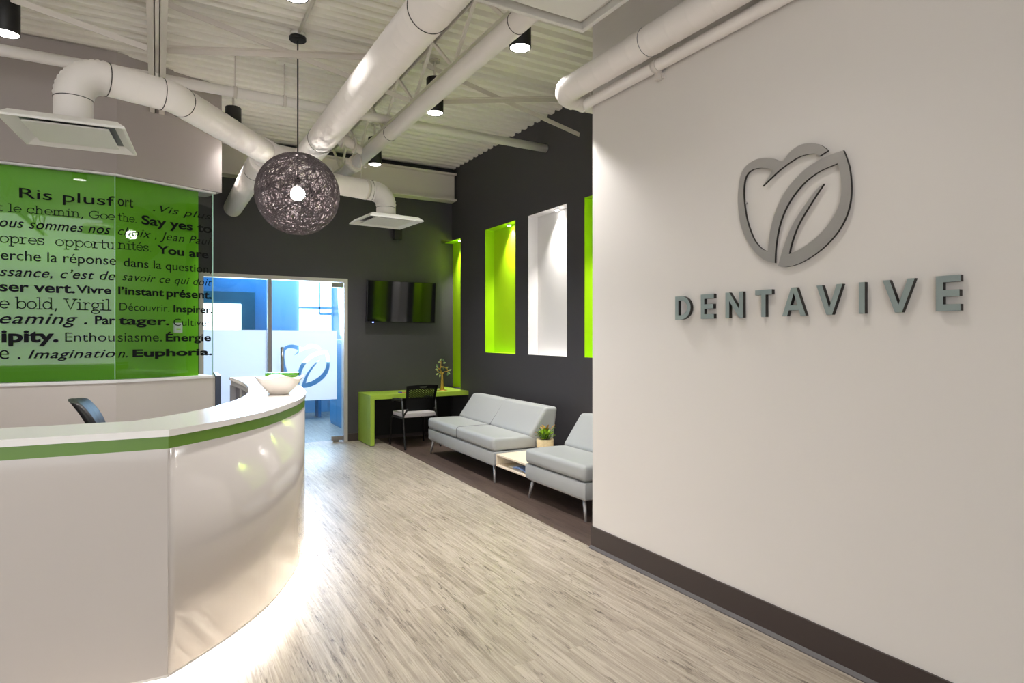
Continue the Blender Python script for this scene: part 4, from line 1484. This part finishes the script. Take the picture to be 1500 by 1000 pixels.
# ------------------------------------------------------------------ television and high box
t = thing('television', 'black flat screen television on the back wall', 'television', (3.12, YB - 0.1, 1.70))
obj('bezel', bbx(2.61, YB - 0.13, 1.705, 3.672, YB - 0.085, 2.322, off=0.005), 'black_plastic', t)
obj('screen', bx(2.622, YB - 0.1315, 1.722, 3.660, YB - 0.1295, 2.310), 'tv', t)
obj('standby_light', bx(2.695, YB - 0.134, 1.708, 2.715, YB - 0.131, 1.716), 'blue_led', t)
bm = bmesh.new()
box(bm, 2.95, YB - 0.085, 1.80, 3.35, YB - 0.022, 2.0)
obj('wall_bracket', bm, 'black', t)
t.rotation_euler = (0.075, 0, 0)
t = thing('wall_sensor', 'small dark box mounted high on the back wall below the diffuser', 'sensor', (3.10, YB - 0.05, 2.94))
obj('case', bbx(3.04, YB - 0.10, 2.94, 3.16, YB - 0.02, 3.10), 'black_plastic', t)
obj('mount', bx(3.07, YB - 0.02, 2.98, 3.13, YB, 3.06), 'black_plastic', t)

# ------------------------------------------------------------------ lime desk and its chair
desk2 = thing('wall_desk', 'lime green waterfall desk in the back corner', 'desk', (3.27, 8.58, 0))
obj('desk_top', bbx(2.525, 8.28, 0.638, XD - 0.002, YB - 0.002, 0.70, off=0.002), 'desk_green', desk2)
obj('side_panel', bbx(2.525, 8.28, 0.008, 2.583, YB - 0.014, 0.6375, off=0.002), 'desk_green', desk2)
obj('foot', bx(2.53, 8.29, 0.0, 2.578, YB - 0.02, 0.008), 'black', desk2)
obj('back_panel', bx(2.59, YB - 0.03, 0.05, XD - 0.02, YB - 0.013, 0.637), 'black', desk2)

t = thing('desk_chair', 'black armchair with pale seat pulled up to the lime desk', 'chair', (3.09, 8.11, 0), 0.06)
# local: +y towards the desk
W = 0.245
bm = bmesh.new()
prof = [(-0.235, -0.215), (0.0, -0.235), (0.235, -0.215), (0.235, 0.19), (0.2, 0.225), (-0.2, 0.225), (-0.235, 0.19)]
prism(bm, [(x, y, 0.415) for x, y in prof], (0, 0, 0.055))
bevel(bm, 0.012, 2)
obj('seat', bm, 'seat_fabric', t, local=True)
# perforated shell back
bm = bmesh.new()
NX, NZ = 46, 52
hole = lambda i, j: (abs(i - NX / 2 + 0.5) < 4.6 and 46 <= j <= 48 and not (j == 46 and abs(i - NX / 2 + 0.5) > 3.6)) or (j > 22 and j < 45 and i > 3 and i < NX - 4 and ((i + j) % 4 == 0 and (i - j) % 4 == 0))
vs = {}
for i in range(NX + 1):
    for j in range(NZ + 1):
        u, q = i / NX * 2 - 1, j / NZ
        hw = 0.205 + 0.03 * q
        z = 0.50 + 0.355 * q - 0.012 * u * u * q
        vs[i, j] = bm.verts.new((u * hw, -0.235 - 0.075 * q * q + 0.03 * u * u, z))
for i in range(NX):
    for j in range(NZ):
        if hole(i, j):
            continue
        bm.faces.new((vs[i, j], vs[i + 1, j], vs[i + 1, j + 1], vs[i, j + 1])).smooth = True
bmesh.ops.solidify(bm, geom=bm.faces[:], thickness=0.012)
obj('backrest', bm, 'black_plastic', t, local=True)
for s in (-1, 1):
    obj('leg', tb([(s * W, -0.16, 0.64), (s * W, -0.20, 0.40), (s * (W + 0.015), -0.29, 0.012), (s * (W + 0.015), -0.292, 0.0)], [0.013, 0.013, 0.012, 0.014], 10), 'black', t, local=True)
    obj('leg', tb([(s * W, -0.19, 0.405), (s * W, 0.18, 0.40), (s * W, 0.21, 0.37), (s * (W + 0.01), 0.24, 0.0)], [0.012, 0.012, 0.012, 0.012], 10), 'black', t, local=True)
    o = obj('armrest', tb([(s * W, -0.16, 0.635), (s * W, -0.13, 0.648), (s * W, 0.13, 0.64), (s * W, 0.17, 0.62)], [0.02, 0.024, 0.024, 0.018], 10), 'black_plastic', t, local=True)
    obj('back_arm', tb([(s * W, -0.195, 0.43), (s * 0.2, -0.235, 0.53)], 0.013, 8), 'black', t, local=True)
obj('cross_bar', tb([(-W, -0.1, 0.402), (W, -0.1, 0.402)], 0.011, 8), 'black', t, local=True)
obj('cross_bar', tb([(-W, 0.12, 0.402), (W, 0.12, 0.402)], 0.011, 8), 'black', t, local=True)

# gold tree ornament
TX, TY, TZ = 3.69, 8.52, 0.70
t = thing('tree_ornament', 'gold metal tree ornament with enamel leaves on the lime desk', 'ornament', (TX, TY, TZ))
bm = bmesh.new()
lathe(bm, [(0.075, 0.0), (0.076, 0.004), (0.06, 0.010), (0.02, 0.014)], (TX, TY, TZ), 28)
obj('base', bm, 'gold', t)
bm = bmesh.new()
def T3(x, z, y=0.0):
    return (TX + x, TY + y, TZ + z)
tube(bm, [T3(0, 0.01), T3(0.0, 0.06), T3(0.0, 0.22), T3(-0.005, 0.27)], [0.034, 0.025, 0.014, 0.012], 10)
for br in ([(-0.005, 0.255), (-0.03, 0.31), (-0.02, 0.40), (-0.022, 0.44)], [(0, 0.235), (0.03, 0.275), (0.085, 0.285), (0.12, 0.30)], [(-0.005, 0.25), (-0.05, 0.27), (-0.085, 0.30)], [(-0.02, 0.35), (0.03, 0.345), (0.075, 0.33), (0.085, 0.30)], [(-0.03, 0.31), (-0.07, 0.335)]):
    tube(bm, [T3(*p) for p in br], [0.010] + [0.006] * (len(br) - 1), 6)
obj('trunk', bm, 'gold', t)
lv = [(-0.03, 0.455, 60), (0.02, 0.45, 110), (-0.045, 0.42, 160), (0.035, 0.41, 10), (-0.085, 0.375, 130), (-0.075, 0.35, -60), (-0.09, 0.315, 170), (-0.065, 0.285, 150), (-0.075, 0.245, 210), (-0.04, 0.22, 260), (0.09, 0.24, 250), (0.11, 0.255, -30), (0.125, 0.30, 20), (0.02, 0.335, -70), (0.08, 0.335, 30)]
for k, (lx, lz, ang) in enumerate(lv):
    bm = bmesh.new()
    ca, sa = math.cos(math.radians(ang)), math.sin(math.radians(ang))
    pts = [(-0.026, 0), (-0.012, 0.011), (0.006, 0.013), (0.026, 0), (0.006, -0.013), (-0.012, -0.011)]
    yy = 0.006 * ((k % 3) - 1)
    prism(bm, [T3(lx + a * ca - b * sa, lz + a * sa + b * ca, yy) for a, b in pts], (0, 0.004, 0))
    obj('leaf', bm, 'leaf_teal' if k % 3 == 1 else 'leaf_pale', t)

bm = bx(3.0, 8.40, 0.70, 3.10, 8.47, 0.703)
o = tag(obj('leaflet', bm, 'magenta'), 'small red leaflet on the lime desk beside the chair back', 'leaflet')
o = tag(obj('card', bbx(2.985, 8.42, 0.7032, 3.03, 8.47, 0.715, off=0.002), 'blue'), 'small blue card box lying on the red leaflet', 'card box')


# ------------------------------------------------------------------ lounge seating
def rounded_prism(poly, y0, y1, off, seg=3):
    bm = bmesh.new()
    a = [bm.verts.new((p[0], y0, p[1])) for p in poly]
    b = [bm.verts.new((p[0], y1, p[1])) for p in poly]
    bm.faces.new(a)
    bm.faces.new(list(reversed(b)))
    for i in range(len(a)):
        j = (i + 1) % len(a)
        bm.faces.new((a[j], a[i], b[i], b[j]))
    bmesh.ops.recalc_face_normals(bm, faces=bm.faces[:])
    bevel(bm, off, seg)
    for f in bm.faces:
        f.smooth = True
    return bm


def lounge(name, y0, y1, seats, label, cat, zc=0.46):
    yc = (y0 + y1) / 2
    t = thing(name, label, cat, (3.42, yc, 0), 0, 'grey lounge seating')
    obj('base_frame', rounded_prism([(2.985, 0.185), (3.70, 0.185), (3.70, 0.318), (2.985, 0.318)], y0, y1, 0.008, 2), 'vinyl', t)
    obj('frame_rail', bx(3.0, y0 + 0.02, 0.172, 3.68, y1 - 0.02, 0.185), 'leg', t)
    wd = (y1 - y0) / seats
    obj('seat_cushion', rounded_prism([(2.975, 0.324), (3.52, 0.324), (3.52, zc - 0.012), (3.3, zc), (2.975, zc)], y0, y1, 0.046, 5), 'vinyl', t)
    obj('backrest', rounded_prism([(3.40, zc - 0.005), (3.53, 0.325), (3.70, 0.325), (3.765, 0.742), (3.615, 0.752)], y0, y1, 0.042, 5), 'vinyl', t)
    for k in range(1, seats):
        y = y0 + wd * k
        obj('seam', tb([(2.9735, y, 0.335), (2.9735, y, zc - 0.03), (2.985, y, zc - 0.006), (3.01, y, zc + 0.001), (3.3, y, zc + 0.001), (3.41, y, zc - 0.004)], 0.0032, 6), 'welt', t)
        obj('seam', tb([(3.405, y, zc), (3.592, y, 0.715), (3.612, y, 0.742), (3.64, y, 0.752), (3.75, y, 0.744)], 0.0032, 6), 'welt', t)
    for ye, s in ((y0 + 0.07, -1), (y1 - 0.07, 1)):
        obj('leg', tb([(3.03, ye, 0.18), (3.01, ye + s * 0.045, 0.0)], [0.017, 0.012], 12), 'leg', t)
        obj('leg', tb([(3.64, ye, 0.18), (3.68, ye + s * 0.045, 0.0)], [0.017, 0.012], 12), 'leg', t)
    return t


so = lounge('sofa', 5.56, 7.44, 2, 'grey vinyl two-seat sofa against the charcoal wall', 'sofa')
so.rotation_euler = (0, 0, -0.027)
so.location.x += 0.022
lounge('lounge_chair', 4.02, 4.95, 1, 'grey vinyl armless single seat beside the white wall end', 'chair')

t = thing('side_table', 'open birch box table between the sofa and single seat', 'side table', (3.35, 5.255, 0.18))
ya, yb2, za, zb2 = 4.957, 5.553, 0.182, 0.308
bm = bmesh.new()
box(bm, 3.0, ya, zb2 - 0.018, 3.78, yb2, zb2)
obj('top_board', bevel(bm, 0.002), 'birch', t)
obj('bottom_board', bbx(3.0, ya, za, 3.78, yb2, za + 0.018, off=0.002), 'birch', t)
obj('side_board', bbx(3.0, ya, za + 0.0185, 3.78, ya + 0.018, zb2 - 0.0185, off=0.002), 'birch', t)
obj('side_board', bbx(3.0, yb2 - 0.018, za + 0.0185, 3.78, yb2, zb2 - 0.0185, off=0.002), 'birch', t)
obj('back_board', bx(3.76, ya + 0.0185, za + 0.0185, 3.775, yb2 - 0.0185, zb2 - 0.0185), 'birch', t)
bm = bmesh.new()
for k in range(8):
    y = 5.06 + 0.03 * k
    a = [(3.03, 5.02 + 0.035 * k)]
rows = []
for k in range(9):
    u = k / 8
    y = 5.03 + 0.24 * u
    z = za + 0.021 + 0.035 * math.sin(PI * (0.15 + 0.7 * u)) * (0.7 + 0.3 * u)
    rows.append([bm.verts.new((3.04, y, z - 0.012)), bm.verts.new((3.30, y, z - 0.012)), bm.verts.new((3.30, y, z)), bm.verts.new((3.04, y, z))])
for a, b in zip(rows, rows[1:]):
    for k in range(4):
        bm.faces.new((a[k], a[(k + 1) % 4], b[(k + 1) % 4], b[k]))
bm.faces.new(rows[0]); bm.faces.new(list(reversed(rows[-1])))
tag(obj('magazine', bm, 'paper_blue'), 'curled blue magazine inside the birch box table', 'magazine')
bm = bbx(3.06, 5.14, za + 0.0185, 3.28, 5.40, za + 0.0245, off=0.001)
tag(obj('magazine', bm, 'paper'), 'white magazine lying flat inside the birch box table', 'magazine')

# potted plant on the side table
PX, PY, PZ = 3.52, 5.44, 0.308
t = thing('potted_plant', 'small green plant in a woven cream pot on the birch table', 'plant', (PX, PY, PZ))
bm = bmesh.new()
lathe(bm, [(0.078, 0.02), (0.088, 0.04), (0.09, 0.115), (0.086, 0.125), (0.076, 0.125), (0.074, 0.11)], (PX, PY, PZ), 28)
obj('pot', bm, 'basket', t)
bm = bmesh.new()
for k in range(3):
    a = 2 * PI * k / 3 + 0.4
    tube(bm, [(PX + 0.07 * math.cos(a), PY + 0.07 * math.sin(a), PZ), (PX + 0.065 * math.cos(a), PY + 0.065 * math.sin(a), PZ + 0.025)], [0.014, 0.012], 10)
obj('foot', bm, 'terracotta', t)
bm = bmesh.new()
lathe(bm, [(0.001, 0.108), (0.073, 0.108), (0.073, 0.114), (0.001, 0.114)], (PX, PY, PZ), 20)
obj('soil', bm, 'soil', t)


def leaf(bm, base, d, ln, wd):
    d = Vector(d).normalized()
    s = d.cross(Vector((0, 0, 1)))
    s = s.normalized() if s.length > 1e-3 else Vector((1, 0, 0))
    n = s.cross(d).normalized()
    b = Vector(base)
    row = []
    for u, w_, lift in ((0, 0.15, 0), (0.3, 0.8, 0.03), (0.6, 1.0, 0.02), (0.85, 0.6, -0.05), (1.0, 0.05, -0.12)):
        c = b + d * ln * u + n * ln * lift
        row.append((bm.verts.new(c - s * wd * w_ / 2 + n * wd * 0.12), bm.verts.new(c), bm.verts.new(c + s * wd * w_ / 2 + n * wd * 0.12)))
    for p, q in zip(row, row[1:]):
        bm.faces.new((p[0], p[1], q[1], q[0])).smooth = True
        bm.faces.new((p[1], p[2], q[2], q[1])).smooth = True


rnd = random.Random(3)
for mname, cnt in (('leaf1', 60), ('leaf2', 40), ('leaf3', 14)):
    bm = bmesh.new()
    for k in range(cnt):
        a = rnd.uniform(0, 2 * PI)
        el = rnd.uniform(0.25, 1.4)
        hh = rnd.uniform(0.12, 0.19) + (0.04 if mname == 'leaf3' else 0)
        r0 = rnd.uniform(0.0, 0.07)
        leaf(bm, (PX + r0 * math.cos(a), PY + r0 * math.sin(a), PZ + hh), (math.cos(a) * math.cos(el), math.sin(a) * math.cos(el), math.sin(el)), rnd.uniform(0.045, 0.08), rnd.uniform(0.02, 0.034))
    obj('foliage', bm, mname, t)
bm = bmesh.new()
for k in range(9):
    a = 2 * PI * k / 9
    tube(bm, [(PX + 0.03 * math.cos(a), PY + 0.03 * math.sin(a), PZ + 0.13), (PX + 0.045 * math.cos(a), PY + 0.045 * math.sin(a), PZ + 0.19)], 0.0025, 5)
obj('stem', bm, 'leaf2', t)
